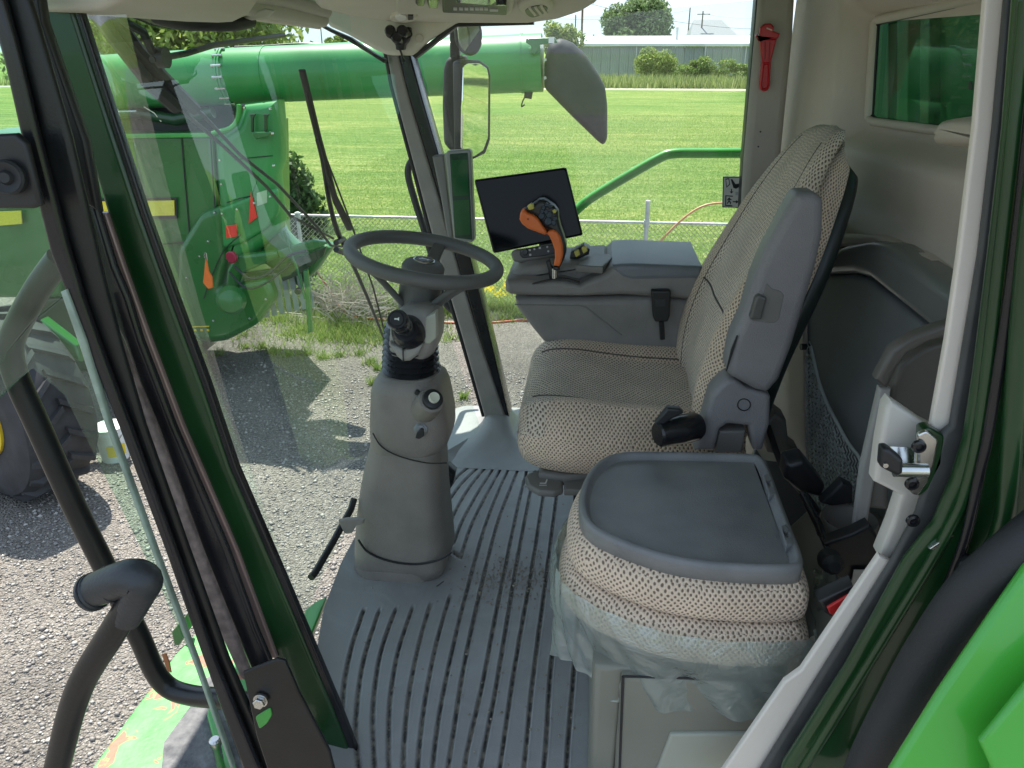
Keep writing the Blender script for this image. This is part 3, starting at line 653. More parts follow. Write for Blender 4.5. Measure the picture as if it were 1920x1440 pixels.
HS('pale_decal', [(481, 362), (500, 356), (501, 380), (482, 387)], HY-.045, .008, .002, M('pale_decal_paint', (.35, .5, .3), .5))
# seams, bolts, louvres and hoses on the harvester body
def hseam(L, y=HY-.012, r=.006): tube('panel_seam', [Y(a, b, y) for a, b in L], r, black, hv, sm=4, seg=5)
hseam([(150, 470), (230, 462), (300, 458), (385, 452)], HY+.01); hseam([(340, 258), (346, 330), (352, 400), (356, 450)], HY+.01)
hseam([(232, 262), (236, 370), (246, 470), (262, 560)], HY+.01); hseam([(395, 262), (399, 330), (404, 400), (409, 470)])
hseam([(382, 560), (396, 520), (420, 470), (452, 440)], HY-.07, .005); hseam([(440, 300), (470, 296), (512, 292)], HY-.008, .004)
hseam([(425, 380), (450, 372), (480, 366), (514, 358)], HY-.008, .004)
for i in range(7): HS('louvre', [(250+i*9, 488), (255+i*9, 488), (262+i*9, 528), (257+i*9, 528)], HY-.005, .02, .003, green_d)
for (a, b) in ((412, 266), (414, 300), (417, 345), (508, 204), (512, 250), (514, 310), (460, 202), (404, 398), (418, 400), (446, 392), (478, 380), (508, 368), (392, 452), (376, 480), (352, 520), (345, 560), (350, 610), (402, 600), (470, 596), (500, 560)):
    V, F = cylg(Y(a, b, HY-.075 if b > 440 else HY-.055), (0, -1, 0), .010, .03, 8, bev=.003); mk('bolt', V, F, steel, hv)
tube('hydraulic_hose', [Y(440, 500, HY-.2), Y(470, 522, HY-.28), Y(505, 512, HY-.25), Y(540, 480, HY-.2), Y(575, 470, HY-.2)], .012, black, hv, sm=5, seg=8)
tube('hydraulic_hose', [Y(430, 510, HY-.2), Y(462, 540, HY-.3), Y(500, 530, HY-.28), Y(548, 492, HY-.2)], .010, black, hv, sm=5, seg=8)
tube('ladder_rail', [Y(532, 432, HY-.1), Y(545, 470, HY-.12), Y(562, 520, HY-.14), Y(572, 560, HY-.15)], .012, green, hv, sm=4, seg=8)
HS('chopper_plate', [(452, 512), (570, 498), (576, 506), (458, 520)], HY-.02, .06, .008, green_d)
HS('guard_plate', [(520, 500), (560, 484), (612, 462), (606, 480), (560, 516), (530, 528)], HY-.04, .03, .006, green_d)
V, F = cylg(Y(560, 545, HY), (0, -1, 0), .03, .03, 14); mk('guard_knob', V, F, black, hv)
# front lower frame over the tyre
HS('axle_frame', [(60, 610), (75, 600), (140, 650), (150, 680), (100, 660)], 5.6, .12, .03, green)
HS('chassis_shadow_plate', [(40, 560), (330, 540), (360, 660), (330, 700), (140, 700), (60, 640)], HY+.3, 1.2, .05, green_d)
# tyre with lugs
def wheel(center, axis, R_, W_, parent, rim, nl=20):
    ax = Vector(axis).normalized(); u = Vector((0, 0, 1)); u = (u-ax*u.dot(ax)).normalized(); v = ax.cross(u)
    prof = [(-W_/2, R_*.44), (-W_/2-.015, R_*.62), (-W_/2-.03, R_*.75), (-W_/2-.01, R_*.9), (-W_/2+.05, R_*.955), (0, R_*.965), (W_/2-.05, R_*.955), (W_/2+.01, R_*.9), (W_/2+.03, R_*.75), (W_/2+.015, R_*.62), (W_/2, R_*.44)]
    V, F = lathe(center, ax, prof, 48); ty = mk('tyre', V, F, tyre, parent)
    for k in range(nl*2):
        s = 1 if k % 2 else -1; t0 = math.pi*2*(k/2+(.25 if s > 0 else 0))/nl
        V = []; ns = 5
        for j in range(ns+1):
            f = j/ns; t = t0+f*.26; xx = s*(W_/2+.0)*(1-f*1.02); rb = R_*(.93 if j else .86); rt = R_*(1.015 if j else .93)
            wt = .028+.01*(1-f)
            for (rad, dt) in ((rb, -wt*1.4), (rt, -wt), (rt, wt), (rb, wt*1.4)):
                V.append(center+ax*xx+(u*math.cos(t+dt)+v*math.sin(t+dt))*rad)
        F = [(0, 1, 2, 3), (ns*4, ns*4+1, ns*4+2, ns*4+3)]
        for j in range(ns):
            for q in range(3): a = j*4+q; F.append((a, a+1, a+5, a+4))
        mk('lug', V, F, tyre, ty, smooth=False)
    V, F = lathe(center+ax*(W_/2+.01), ax, [(-.1, R_*.45), (.01, R_*.45), (.015, R_*.42), (-.03, R_*.40), (-.12, R_*.32), (-.14, R_*.2), (-.08, R_*.12), (-.08, .01)], 40); mk('rim', V, F, rim, parent)
    return ty
tc_ = Y(45, 835, 4.95); tc_.z = GZ+.72
wheel(tc_, (-.42, -.90, 0), .72, .50, hv, yellow)
# bucket
bk = Z(205, 870, GZ); bk = Vector((bk.x, bk.y+.1, GZ)); bt = thing('bucket', 'white plastic bucket standing behind the harvester tyre', 'bucket', bk)
V, F = lathe(bk, (0, 0, 1), [(a*.82, b*.82) for a, b in [(0, .12), (.005, .13), (.30, .145), (.305, .155), (.33, .155), (.335, .15), (.37, .152), (.38, .158), (.385, .15)]], 28); bp_ = mk('body', V, F, white, bt)
tube('handle', [bk+Vector((.125*math.cos(t), -.02-.07*math.sin(t), .26-.08*math.sin(t))) for t in [i*math.pi/8 for i in range(9)]], .003, steel, bt, seg=6)
V = []; F = []
for i in range(6):
    t = R(-80+i*14); V += [bk+Vector((math.cos(t)*.1225, math.sin(t)*.1225, .07)), bk+Vector((math.cos(t)*.125, math.sin(t)*.125, .17))]
for i in range(5): F.append((2*i, 2*i+2, 2*i+3, 2*i+1))
mk('label', V, F, yellow, bt)
# ================================================================== CAB SHELL
def struct(o): o['kind'] = 'structure'; return o
# --- floor mat as height grid with grooves
gp = lambda L: [(500+a/2.25, 800+b/2.25) for a, b in L]
GR = [
 [(410, 775), (360, 930), (330, 1080), (322, 1200)],
 [(475, 775), (410, 985), (382, 1180), (378, 1330), (395, 1480)],
 [(545, 770), (480, 960), (450, 1180), (452, 1350), (458, 1480)],
 [(615, 765), (555, 950), (522, 1150), (515, 1350), (518, 1480)],
 [(690, 750), (640, 930), (598, 1150), (580, 1350), (576, 1480)],
 [(772, 715), (715, 920), (670, 1150), (645, 1350), (636, 1480)],
 [(1035, 150), (985, 255), (915, 440), (835, 730), (778, 970), (735, 1180), (710, 1350), (698, 1480)],
 [(1075, 145), (1040, 230), (970, 420), (900, 700), (835, 1000), (790, 1280), (760, 1480)],
 [(1110, 138), (1062, 330), (990, 680), (908, 1100), (850, 1350), (830, 1480)],
 [(1140, 150), (1110, 290), (1052, 600), (972, 1080), (925, 1320), (895, 1480)],
 [(1172, 260), (1120, 600), (1050, 1000), (1000, 1330), (978, 1480)],
 [(1225, 285), (1185, 600), (1125, 1060), (1092, 1380), (1080, 1480)],
 [(1270, 500), (1240, 700), (1200, 1020), (1180, 1330), (1165, 1480)],
 [(1322, 720), (1300, 1000), (1275, 1300), (1262, 1480)],
 [(1000, 155), (930, 282), (862, 420), (818, 552)],
 [(970, 155), (890, 280), (825, 400), (790, 490)],
 [(940, 153), (860, 250), (800, 350), (776, 410)],
 [(915, 150), (830, 232), (785, 290), (762, 330)],
 [(890, 145), (810, 205), (780, 245), (758, 270)],
 [(818, 552), (800, 540), (786, 530)]]
segs = []
for g in GR:
    P = [Z(p.x, p.y, 0) for p in spl(gp(g), 6)]
    for a, b in zip(P[:-1], P[1:]): segs.append((a.x, a.y, b.x, b.y))
segs = np.array(segs)
nx, ny = 420, 210; x0, x1, y0, y1 = -.72, .33, .86, 2.50
# non uniform: grooves run mostly along y, so x gets the resolution
gx = np.linspace(x0, x1, nx); gy = np.linspace(y0, y1, ny); XX, YY = np.meshgrid(gx, gy); D = np.full(XX.shape, 9.)
for (ax_, ay_, bx_, by_) in segs:
    lx, ux = min(ax_, bx_)-.012, max(ax_, bx_)+.012; ly, uy = min(ay_, by_)-.012, max(ay_, by_)+.012
    ix = slice(np.searchsorted(gx, lx), np.searchsorted(gx, ux)+1); iy = slice(np.searchsorted(gy, ly), np.searchsorted(gy, uy)+1)
    px_ = XX[iy, ix]; py_ = YY[iy, ix]; dx, dy = bx_-ax_, by_-ay_; t = np.clip(((px_-ax_)*dx+(py_-ay_)*dy)/(dx*dx+dy*dy+1e-12), 0, 1)
    D[iy, ix] = np.minimum(D[iy, ix], np.hypot(px_-ax_-t*dx, py_-ay_-t*dy))
gm = np.clip(1-(D-.0022)/.0028, 0, 1); ZZ = -.0065*gm+.0012*np.clip(1-np.abs(D-.0065)/.002, 0, 1)
# windshield side boundary of the floor
edge = [(-.42, .80), (-.49, 1.06), (-.565, 1.25), (-.605, 1.43), (-.62, 1.62), (-.615, 1.84), (-.565, 2.05), (-.49, 2.2), (-.43, 2.30), (-.36, 2.43), (-.34, 2.6)]
ey = np.array([e[1] for e in edge]); ex = np.array([e[0] for e in edge]); EX = np.interp(YY, ey, ex)
dist = XX-EX
ZZ += .02*np.clip(1-dist/.10, 0, 1)**2          # rises in a soft lip towards the glass
XC = np.maximum(XX, EX)
V = np.stack([XC, YY, ZZ], -1).reshape(-1, 3); idx = np.arange(nx*ny).reshape(ny, nx)
F = np.stack([idx[:-1, :-1], idx[:-1, 1:], idx[1:, 1:], idx[1:, :-1]], -1).reshape(-1, 4)
keep = (XX[:-1, 1:]-EX[:-1, 1:] > 0).reshape(-1); F = F[keep]
matm = M('floor_mat_rubber', (.285, .283, .28), .40, var=.12, vscale=3, bump=.3, bscale=350)
t = matm.node_tree; b = t.nodes['Principled BSDF']
at_ = t.nodes.new('ShaderNodeAttribute'); at_.attribute_name = 'groove'
nz = t.nodes.new('ShaderNodeTexNoise'); nz.inputs['Scale'].default_value = 7; nz.inputs['Detail'].default_value = 8; nz.inputs['Roughness'].default_value = .7; nz.inputs['Distortion'].default_value = 1.2
tc = t.nodes.new('ShaderNodeTexCoord'); t.links.new(tc.outputs['Object'], nz.inputs[0])
mr = t.nodes.new('ShaderNodeMapRange'); mr.inputs[1].default_value = .46; mr.inputs[2].default_value = .78; mr.inputs[4].default_value = .55; t.links.new(nz.outputs[0], mr.inputs[0])
mx = t.nodes.new('ShaderNodeMix'); mx.data_type = 'RGBA'; t.links.new(mr.outputs[0], mx.inputs[0])
old = b.inputs['Base Color'].links[0].from_socket; t.links.new(old, mx.inputs[6]); mx.inputs[7].default_value = (.40, .405, .405, 1)
n2 = t.nodes.new('ShaderNodeTexNoise'); n2.inputs['Scale'].default_value = 60; n2.inputs['Detail'].default_value = 5; t.links.new(tc.outputs['Object'], n2.inputs[0])
r2 = t.nodes.new('ShaderNodeValToRGB'); r2.color_ramp.elements[0].position = .42; r2.color_ramp.elements[0].color = (.035, .035, .035, 1); r2.color_ramp.elements[1].position = .62; r2.color_ramp.elements[1].color = (.24, .21, .17, 1); t.links.new(n2.outputs[0], r2.inputs[0])
m3 = t.nodes.new('ShaderNodeMix'); m3.data_type = 'RGBA'; t.links.new(at_.outputs['Fac'], m3.inputs[0]); t.links.new(mx.outputs[2], m3.inputs[6]); t.links.new(r2.outputs[0], m3.inputs[7])
t.links.new(m3.outputs[2], b.inputs['Base Color'])
flo = fast('floor_mat', V, F, matm, smooth=True); a_ = flo.data.attributes.new('groove', 'FLOAT', 'POINT'); a_.data.foreach_set('value', gm.reshape(-1).astype('f'))
struct(flo)
V, F = boxg((-.10, 1.68, -.07), (.86, 1.62, .10)); struct(mk('floor_pan', V, F, green_d, smooth=False))
# dirt crumbs on the mat
n = 1100; cx_ = rng.normal(0, 1, n); P = []
ctr = [Z(970, 1100, 0), Z(950, 1075, 0), Z(1010, 1085, 0), Z(900, 1100, 0), Z(965, 1000, 0), Z(960, 1300, 0)]
Vs = []; Fs = []; k = 0
for i in range(n):
    c_ = ctr[i % 6]; sg = .035 if i % 6 < 4 else .13; p = Vector((c_.x+random.gauss(0, sg), c_.y+random.gauss(0, sg*1.2), .0015)); s_ = random.choice([.0012, .0018, .003])*random.uniform(.6, 1.3)
    for q in oct_*s_: Vs.append((p.x+q[0], p.y+q[1]*random.uniform(.7, 1.3), p.z+q[2]))
    Fs += [tuple(f+k for f in ff) for ff in Fo]; k += 6
tag(mk('dirt_crumbs', Vs, Fs, M('dry_soil', (.30, .26, .20), .95, var=.4, vscale=90), smooth=False), 'dry soil crumbs scattered on the ribbed floor mat', 'dirt', kind='stuff')
# --- far front pillar with boot
fp = thing('cab_pillar', 'far grey front cab pillar rising out of its moulded foot', 'pillar', Y(935, 790, 2.4))
pil_l = [(722, 100), (745, 180), (800, 370), (855, 560), (905, 780)]
slabY('post', [(724, 98), (745, 98), (768, 190), (823, 370), (850, 470), (900, 640), (948, 782), (908, 782), (868, 640), (812, 450), (775, 310), (735, 160)], 2.38, .10, .008, plastic, fp)
slabY('seal_strip', [(745, 98), (768, 98), (793, 190), (843, 360), (871, 440), (912, 600), (955, 782), (945, 782), (900, 640), (850, 470), (823, 370), (768, 190)], 2.385, .09, .006, rubgloss, fp)
slabY('seal_strip', [(718, 98), (724, 98), (735, 160), (775, 310), (812, 450), (868, 640), (908, 782), (903, 782), (862, 640), (805, 450), (769, 310), (729, 160)], 2.40, .06, .003, black, fp)
# moulded foot: lofted
def footring(z, xl_, xr_, yl, yr, r): return rr(((xl_+xr_)/2, (yl+yr)/2, z), (1, 0, 0), (0, 1, 0), xr_-xl_, yr-yl, r, 5)
b0 = Y(930, 785, 2.36)
prof = [(b0.z*f_, a, c, d) for f_, a, c, d in [(1.04, -.030, .034, .055), (.98, -.038, .042, .065), (.75, -.046, .050, .08), (.52, -.058, .060, .10), (.33, -.075, .076, .125), (.18, -.10, .10, .155), (.08, -.135, .135, .19), (0.01, -.19, .18, .24)]]
rings = [footring(z, b0.x+a, b0.x+c, 2.42-d, 2.42+d, .04+.12*max(0, d-.1)) for z, a, c, d in prof]
loft('pillar_foot', rings, matm, fp, sharp=70)
# white dots frit band along glass edges - row of small dark dots (ceramic band)
# --- gusset + headliner
hd = M('headliner_gusset', (.68, .64, .55), .6, var=.05, bump=.3, bscale=600)
gs = thing('corner_gusset', 'cream moulded corner cover joining headliner and far front pillar', 'trim panel', Y(750, 90, 2.33))
slabP('cover', [(560, -20), (600, 30), (618, 50), (650, 64), (700, 92), (722, 102), (735, 104), (768, 104), (777, 98), (800, 76), (848, 45), (900, 20), (900, -20)], Y(750, 80, 2.30), (0, 1, 0), .06, .012, hd, gs)
slabP('rubber_edge', [(590, 40), (622, 56), (655, 70), (700, 100), (722, 112), (718, 118), (690, 100), (650, 76), (618, 60), (596, 48)], Y(750, 80, 2.34), (0, 1, 0), .04, .006, black, gs)
slabP('rubber_edge', [(772, 104), (850, 44), (1000, 40), (1000, 46), (856, 50), (778, 110)], Y(750, 80, 2.34), (0, 1, 0), .04, .003, black, gs)
V, F = cylg(Y(786, 72, 2.295), (0, 1, 0), .012, .01, 18, bev=.002); mk('screw_plug', V, F, liner, gs)
# sensor/cable clamp cluster
cc = thing('cable_connector', 'black cable connector cluster clipped to the cream corner gusset', 'connector', Y(748, 75, 2.27))
slabY('bracket', [(726, 52), (768, 50), (768, 62), (764, 78), (757, 84), (757, 94), (741, 94), (741, 84), (732, 74)], 2.255, .035, .006, black, cc, cr=4)
for a in ((736, 62), (758, 62), (748, 74)): V, F = cylg(Y(a[0], a[1], 2.255), (0, -1, .2), .015, .03, 14, bev=.004); mk('plug', V, F, rubgloss, cc)
V, F = boxg(Y(737, 58, 2.24), (.022, .01, .018)); mk('white_clip', V, F, white, cc, smooth=False)
for s in (0, 1): tube('wire', [Y(728+s*40, 55, 2.25), Y(725+s*47, 66, 2.24), Y(735+s*27, 73, 2.24)], .0022, black, cc, sm=4, seg=6)
tube('cable', [Y(748, 90, 2.24), Y(752, 98, 2.25), Y(757, 115, 2.36)], .003, black, cc, sm=4, seg=6)
# headliner bodies: tilted underside
hl = Vector((0, 2.35, 1.318)); hn = Vector((0, .06, 1)).normalized()
hp = lambda L: [PL(a, b, hl, hn) for a, b in L]
def under(name, px, zoff, thick, r, mat, parent=None, sm=0, **k):
    p2 = spl(px, sm, True) if sm else [Vector(p) for p in px]
    return puff(name, [PL(p.x, p.y, hl+Vector((0, 0, zoff)), hn) for p in p2], hn, thick, r, mat, parent, **k)
ho = under('headliner', [(575, -40), (590, 18), (640, 30), (740, 44), (860, 45), (1000, 45), (1060, 37), (1100, 24), (1128, 8), (1150, -14), (1180, -40), (1500, -280), (1200, -700), (300, -700)], 0, .16, .03, liner)
struct(ho)
oc = thing('overhead_console', 'overhead panel with radio, rocker switches and a dome light', 'overhead console', PL(860, 10, hl, hn))
cm = M('console_cream', (.58, .54, .46), .5, var=.04)
o = under('panel', [(742, -30), (742, 22), (748, 27), (950, 30), (960, 24), (975, -30)], -.010, .03, .006, cm, oc)
o = under('radio', [(828, -40), (830, 24), (950, 29), (952, -40)], -.018, .02, .004, black, oc)
o = under('radio_display', [(855, -20), (855, 5), (920, 10), (930, 3), (930, -20)], -.0195, .004, .001, scrgreen, o)
for i, a in enumerate((850, 861, 871, 881, 891, 899, 908)): under('radio_button', [(a, 16), (a+7, 16.3), (a+7, 20), (a, 19.7)], -.0205, .004, .0006, M('button_print', (.5, .5, .5), .5, var=0) if i == 0 else bpy.data.materials['button_print'], oc)
under('radio_button', [(918, 18.4), (934, 18.8), (934, 22.3), (918, 21.9)], -.0205, .004, .0006, bpy.data.materials['button_print'], oc)
V, F = cylg(PL(940, 10, hl+Vector((0, 0, -.03)), hn), hn, .010, .012, 18); mk('radio_knob', V, F, rubgloss, oc)
for a in ((779, 797), (801, 823)): under('rocker_switch', [(a[0], -30), (a[0], 8), (a[0]+3, 11+(a[0] > 790)*4), (a[1]-2, 12+(a[0] > 790)*4), (a[1], 8), (a[1], -30)], -.017, .012, .003, rubgloss, oc)
dl = under('dome_light', [(732, 33), (745, 27), (765, 27), (780, 31), (782, 36), (765, 44), (745, 44), (733, 40)], -.006, .02, .005, liner, oc, sm=3)
under('lens', [(741, 33), (752, 29), (762, 32), (760, 38), (748, 40)], -.010, .006, .002, white, dl, sm=3)
under('dome_switch', [(765, 30), (775, 30), (775, 37), (765, 38)], -.010, .006, .001, black, dl)
vn = under('air_vent', [(970, 16), (980, 4), (1000, -2), (1022, 0), (1037, 10), (1036, 20), (1020, 30), (998, 34), (978, 28)], -.010, .03, .008, cm, oc, sm=4)
under('vent_opening', [(985, 20), (995, 14), (1010, 11), (1024, 13), (1026, 20), (1014, 29), (998, 33), (988, 28)], -.0115, .006, .001, black, vn, sm=4)
for i in range(3): under('vent_slat', [(990+i*11, 16-i*1.5), (995+i*11, 15-i*1.5), (1007+i*10, 29-i*1.5), (1002+i*10, 31-i*1.5)], -.0135, .004, .001, cm, vn)
# sun blind rollers + their end, left windshield top
bl = thing('sun_blind', 'rolled cream sun blind housing along the top of the windshield', 'sun blind', Y(450, 10, 1.9))
def T3(px, py, y): return Y(px, py, y)
blm = M('blind_housing', (.50, .48, .40), .45, var=.05)
tube('roller_housing', [Y(235, -22, 1.42), Y(440, 8, 1.8), Y(604, 36, 2.16)], .020, blm, bl, seg=20)
tube('roller_housing', [Y(420, -18, 1.75), Y(520, 0, 1.95), Y(612, 20, 2.15)], .017, blm, bl, seg=20)
tube('pull_bar', [Y(270, 2, 1.45), Y(420, 24, 1.8), Y(598, 48, 2.17)], .009, trimm, bl, seg=12)
slabP('mount_clip', [(455, 33), (496, 15), (515, 20), (500, 36), (470, 38)], Y(480, 28, 1.85), (0, 1, 0), .01, .004, blm, bl)
tube('blind_shade', [Y(215, 4, 1.4), Y(290, 38, 1.62), Y(370, 48, 1.8), (Y(470, 40, 2.0))], .011, rubgloss, bl, sm=5)
hl2 = thing('header_trim', 'cream roof trim above the near front pillar', 'trim panel', Y(130, 0, 1.03))
slabY('cover', [(72, 21), (84, -8), (-100, -60), (260, -60), (222, 2), (185, 21), (150, 23)], 1.03, .4, .01, liner, hl2)
# --- roof: unseen slab, overhang stretched to keep the sun off the interior
V, F = boxg((.05, 1.82, 1.60), (2.5, 2.5, .12)); rf = tag(mk('sun_block_roof', V, F, green, smooth=False), 'unseen green roof slab over the cab, its overhang widened to block the sun', 'roof')
# --- far rear pillar
rp = thing('cab_pillar', 'far rear cab pillar carrying the red escape tool', 'pillar', Y(1440, 400, 2.36))
pm = M('pillar_cover_plastic', (.42, .385, .34), .5, var=.06, bump=.3, bscale=600)
slabY('cover', [(1426, -40), (1494, -40), (1488, 70), (1462, 330), (1440, 520), (1430, 620), (1376, 620), (1386, 470), (1396, 300), (1412, 120)], 2.34, .08, .02, pm, rp)
slabY('seal_strip', [(1421, -40), (1428, -40), (1413, 120), (1398, 300), (1388, 470), (1378, 620), (1374, 620), (1384, 470), (1393, 300), (1408, 120)], 2.36, .05, .003, black, rp)
for p in ((1426, 247), (1422, 275)): V, F = cylg(Y(p[0], p[1], 2.338), (0, 1, 0), .0025, .004, 10); mk('screw_hole', V, F, black, rp)
rt = thing('escape_tool', 'red plastic emergency window tool clipped on the far rear pillar', 'emergency tool', Y(1440, 110, 2.32))
slabY('head', [(1424, 72), (1426, 52), (1434, 45), (1446, 44), (1452, 50), (1450, 58), (1463, 63), (1459, 72), (1450, 74), (1434, 74), (1417, 68), (1420, 63)], 2.315, .022, .004, red, rt)
slabY('neck', [(1425, 73), (1457, 73), (1451, 95), (1445, 118), (1430, 118), (1427, 95)], 2.318, .018, .004, red, rt)
h_ = slabY('handle', [(1429, 116), (1446, 116), (1444, 160), (1441, 169), (1434, 172), (1427, 169), (1425, 160)], 2.318, .018, .004, red, rt, cr=3, dish=.006, dishr=.004)
slabY('blade_slot', [(1438, 51), (1449, 56), (1448, 58), (1437, 54)], 2.3142, .004, .0006, M('slot_light', (.7, .5, .45), .5), rt)
for a in (1434, 1442): slabY('rib', [(a, 78), (a+2, 78), (a+1, 112), (a-.5, 112)], 2.3165, .004, .0006, M('red_dark', (.25, .01, .015), .4), rt)
# --- rear wall
RW0 = Vector((.555, 2.36, 0)); RWd = Vector((.17, -1.25, 0)).normalized(); RWn = Vector((1.25, .17, 0)).normalized()
def rw(px, py, off=0): return PL(px, py, RW0-RWn*off, RWn)
def rws(p): q = p-RW0; return q.dot(RWd), p.z
nt_, nz_ = 150, 170; tt = np.linspace(-.12, 1.6, nt_); zz = np.linspace(-.05, 1.75, nz_); TT, ZZ2 = np.meshgrid(tt, zz)
wc = [rws(rw(a, b, -.07)) for a, b in ((1645, 36), (1630, 224))]; wtl = wc[0]; wbl = wc[1]
wt0 = wbl[0]+(wtl[0]-wbl[0])*(ZZ2-wbl[1])/(wtl[1]-wbl[1]); wz1 = wtl[1]+.0; wz0 = wbl[1]-.01; wt1 = 1.6
def sst(x, a, b): u = np.clip((x-a)/(b-a), 0, 1); return u*u*(3-2*u)
dz = np.maximum(np.maximum(wz0-ZZ2, ZZ2-wz1), wt0-TT)
dout = np.where(dz < 0, 0, dz)
off = -.07*(1-sst(dz, .0, .06))                              # pushed back around the window
off += .030*sst(ZZ2, wz0-.12, wz0-.07)*0
zb_ = rws(rw(1600, 300))[1]; off += .035*np.exp(-((ZZ2-(zb_-.11-TT*.05))/.035)**2)*sst(TT, .25, .5)
off += .05*sst(-ZZ2, -(zb_-.25), -(zb_-.45))
Vw = np.array(RW0)[None, None]+np.array(RWd)[None, None]*TT[..., None]-np.array(RWn)[None, None]*off[..., None]; Vw[..., 2] = ZZ2
idx = np.arange(nt_*nz_).reshape(nz_, nt_); F = np.stack([idx[:-1, :-1], idx[:-1, 1:], idx[1:, 1:], idx[1:, :-1]], -1).reshape(-1, 4)
hole = (dz[:-1, :-1] < 0) & (dz[1:, 1:] < 0); F = F[~hole.reshape(-1)]
wl = struct(fast('rear_wall', Vw.reshape(-1, 3), F, wallm, smooth=True))
def RWb(px, py, off): return rw(px, py, off)
rwin = thing('rear_window', 'tinted rear window looking onto the green grain tank', 'window', rw(1740, 130, -.05))
slabP('pane', [(1600, 0), (1900, -60), (1900, 290), (1600, 260)], RW0+RWn*.076, RWn, .005, .001, glass_dk, rwin)
WF = [(1650, 42), (1700, 30), (1790, 10), (1900, -15), (1905, 120), (1900, 262), (1800, 246), (1700, 233), (1642, 224), (1634, 216), (1640, 130), (1645, 50)]
tube('window_gasket', [rw(a, b, -.066) for a, b in WF], .006, black, rwin, closed=True, seg=8)
tube('window_frame', [rw(a+(-6 if a < 1660 else 0), b+(4 if b > 150 else -5), -.060) for a, b in WF], .010, wallm, rwin, closed=True, seg=10)
slabP('frit_mark', [(1816, 152), (1822, 152), (1823, 168), (1815, 168)], RW0+RWn*.074, RWn, .001, .0003, black, rwin)
tankm = M('tank_paint', (.03, .16, .05), .5, var=.3, vscale=2)
gt = thing('grain_tank', 'green ribbed grain tank wall seen through the rear window', 'grain tank', (1.3, 1.7, .4))
for i, (a, b, o_) in enumerate(((1560, 1668, .33), (1668, 1682, .38), (1682, 1705, .30), (1705, 1725, .36), (1725, 1745, .31), (1745, 2050, .34))):
    slabP('tank_panel', [(a, -120), (b-1, -140), (b-3, 330), (a-2, 330)], RW0+RWn*o_, RWn, .04, .006, tankm if i in (0, 5, 2) else green_d, gt)
slabP('shelf_bump', [(1738, 260), (1744, 240), (1757, 222), (1790, 217), (1822, 219), (1850, 228), (1860, 260), (1850, 280), (1745, 275)], RW0-RWn*.045, RWn, .09, .045, wallm, wl, seg=5)
# glossy arch + dark pocket + net
pk = thing('storage_pocket', 'dark moulded storage pocket with glossy arched rim on the rear wall', 'storage pocket', rw(1640, 700, .05))
slabP('arch_rim', [(1535, 500), (1547, 475), (1580, 459), (1627, 452), (1653, 458), (1713, 497), (1790, 552), (1850, 600), (1850, 700), (1742, 617), (1627, 523), (1597, 513), (1530, 515)], RW0-RWn*.085, RWn, .08, .02, glossband, pk)
slabP('pocket_panel', [(1508, 560), (1514, 530), (1530, 516), (1597, 513), (1627, 523), (1740, 617), (1830, 700), (1830, 960), (1600, 1000), (1505, 960), (1508, 733)], RW0-RWn*.06, RWn, .05, .012, pocket, pk)
slabP('shoulder', [(1480, 445), (1560, 437), (1640, 440), (1720, 478), (1850, 570), (1850, 640), (1790, 600), (1700, 520), (1640, 462), (1540, 462), (1480, 600)], RW0-RWn*.05, RWn, .05, .012, wallm, wl)
# pocket side cheek (lighter strip)
slabP('cheek', [(1478, 560), (1506, 540), (1508, 733), (1512, 870), (1520, 960), (1475, 960)], RW0-RWn*.07, RWn, .06, .006, wallm, wl)
net = thing('cargo_net', 'slack grey woven elastic net hanging in the storage pocket', 'net', rw(1550, 800, .09))
netm = M('net_cord', (.42, .45, .42), .8)
P = []
EDG = [(1520, 650), (1527, 680), (1535, 715), (1550, 755), (1568, 790), (1590, 830), (1612, 860), (1622, 900)]
def edx(y): return float(np.interp(y, [e[1] for e in EDG], [e[0] for e in EDG]))
for k in range(38):
    yq = 665+k*8.8; L_ = []; xr_ = edx(yq); nn = max(3, int((xr_-1512)/3.2))
    for i in range(nn+1):
        x_ = 1512+(xr_-1512)*i/nn; L_.append(rw(x_, yq+i*1.5+(3.2 if i % 2 else -3.2), .095+.008*math.sin(i*.8+k*.5)))
    if len(L_) > 1: P.append(tubeg(L_, .0026, 4))
for k in range(20):
    x_ = 1514+k*5.6; L_ = [rw(x_+(2 if i % 2 else -2), 640+i*9, .097) for i in range(40) if 640+i*9 < 985 and edx(640+i*9) > x_]
    if len(L_) > 1: P.append(tubeg(L_, .0014, 4))
V, F = join(P); mk('mesh', V, F, netm, net)
tube('edge_cord', [rw(a, b, .10) for a, b in EDG], .004, netm, net, sm=4)
V, F = cylg(rw(1520, 650, .075), -RWn, .008, .025, 12); mk('hook', V, F, black, net)
# --- windshield glass
bot = [(-.428, 1.09), (-.50, 1.14), (-.585, 1.25), (-.645, 1.43), (-.662, 1.62), (-.655, 1.84), (-.585, 2.05), (-.495, 2.2), (-.43, 2.30), (-.345, 2.38)]
bot = spl([(a, b, 0) for a, b in bot], 3); Vg = []; Fg = []; nr = 9
for j in range(nr):
    f = j/(nr-1); z = -.0+1.42*f; sh = -.27*f-.05*math.sin(f*3.14)
    for p in bot: Vg.append((p.x+sh*(1.0 if p.y > 1.2 else .8), p.y, z))
m_ = len(bot)
for j in range(nr-1):
    for i in range(m_-1): a = j*m_+i; Fg.append((a, a+1, a+1+m_, a+m_))
ws = thing('windshield', 'curved windshield glass with faint reflections and dust', 'windshield', (-.66, 1.7, 0)); o = mk('pane', Vg, Fg, glass_w, ws, sharp=80)
sw = thing('side_window', 'large flat far side window of the cab with scuffed glass', 'window', (0, 2.42, .6))
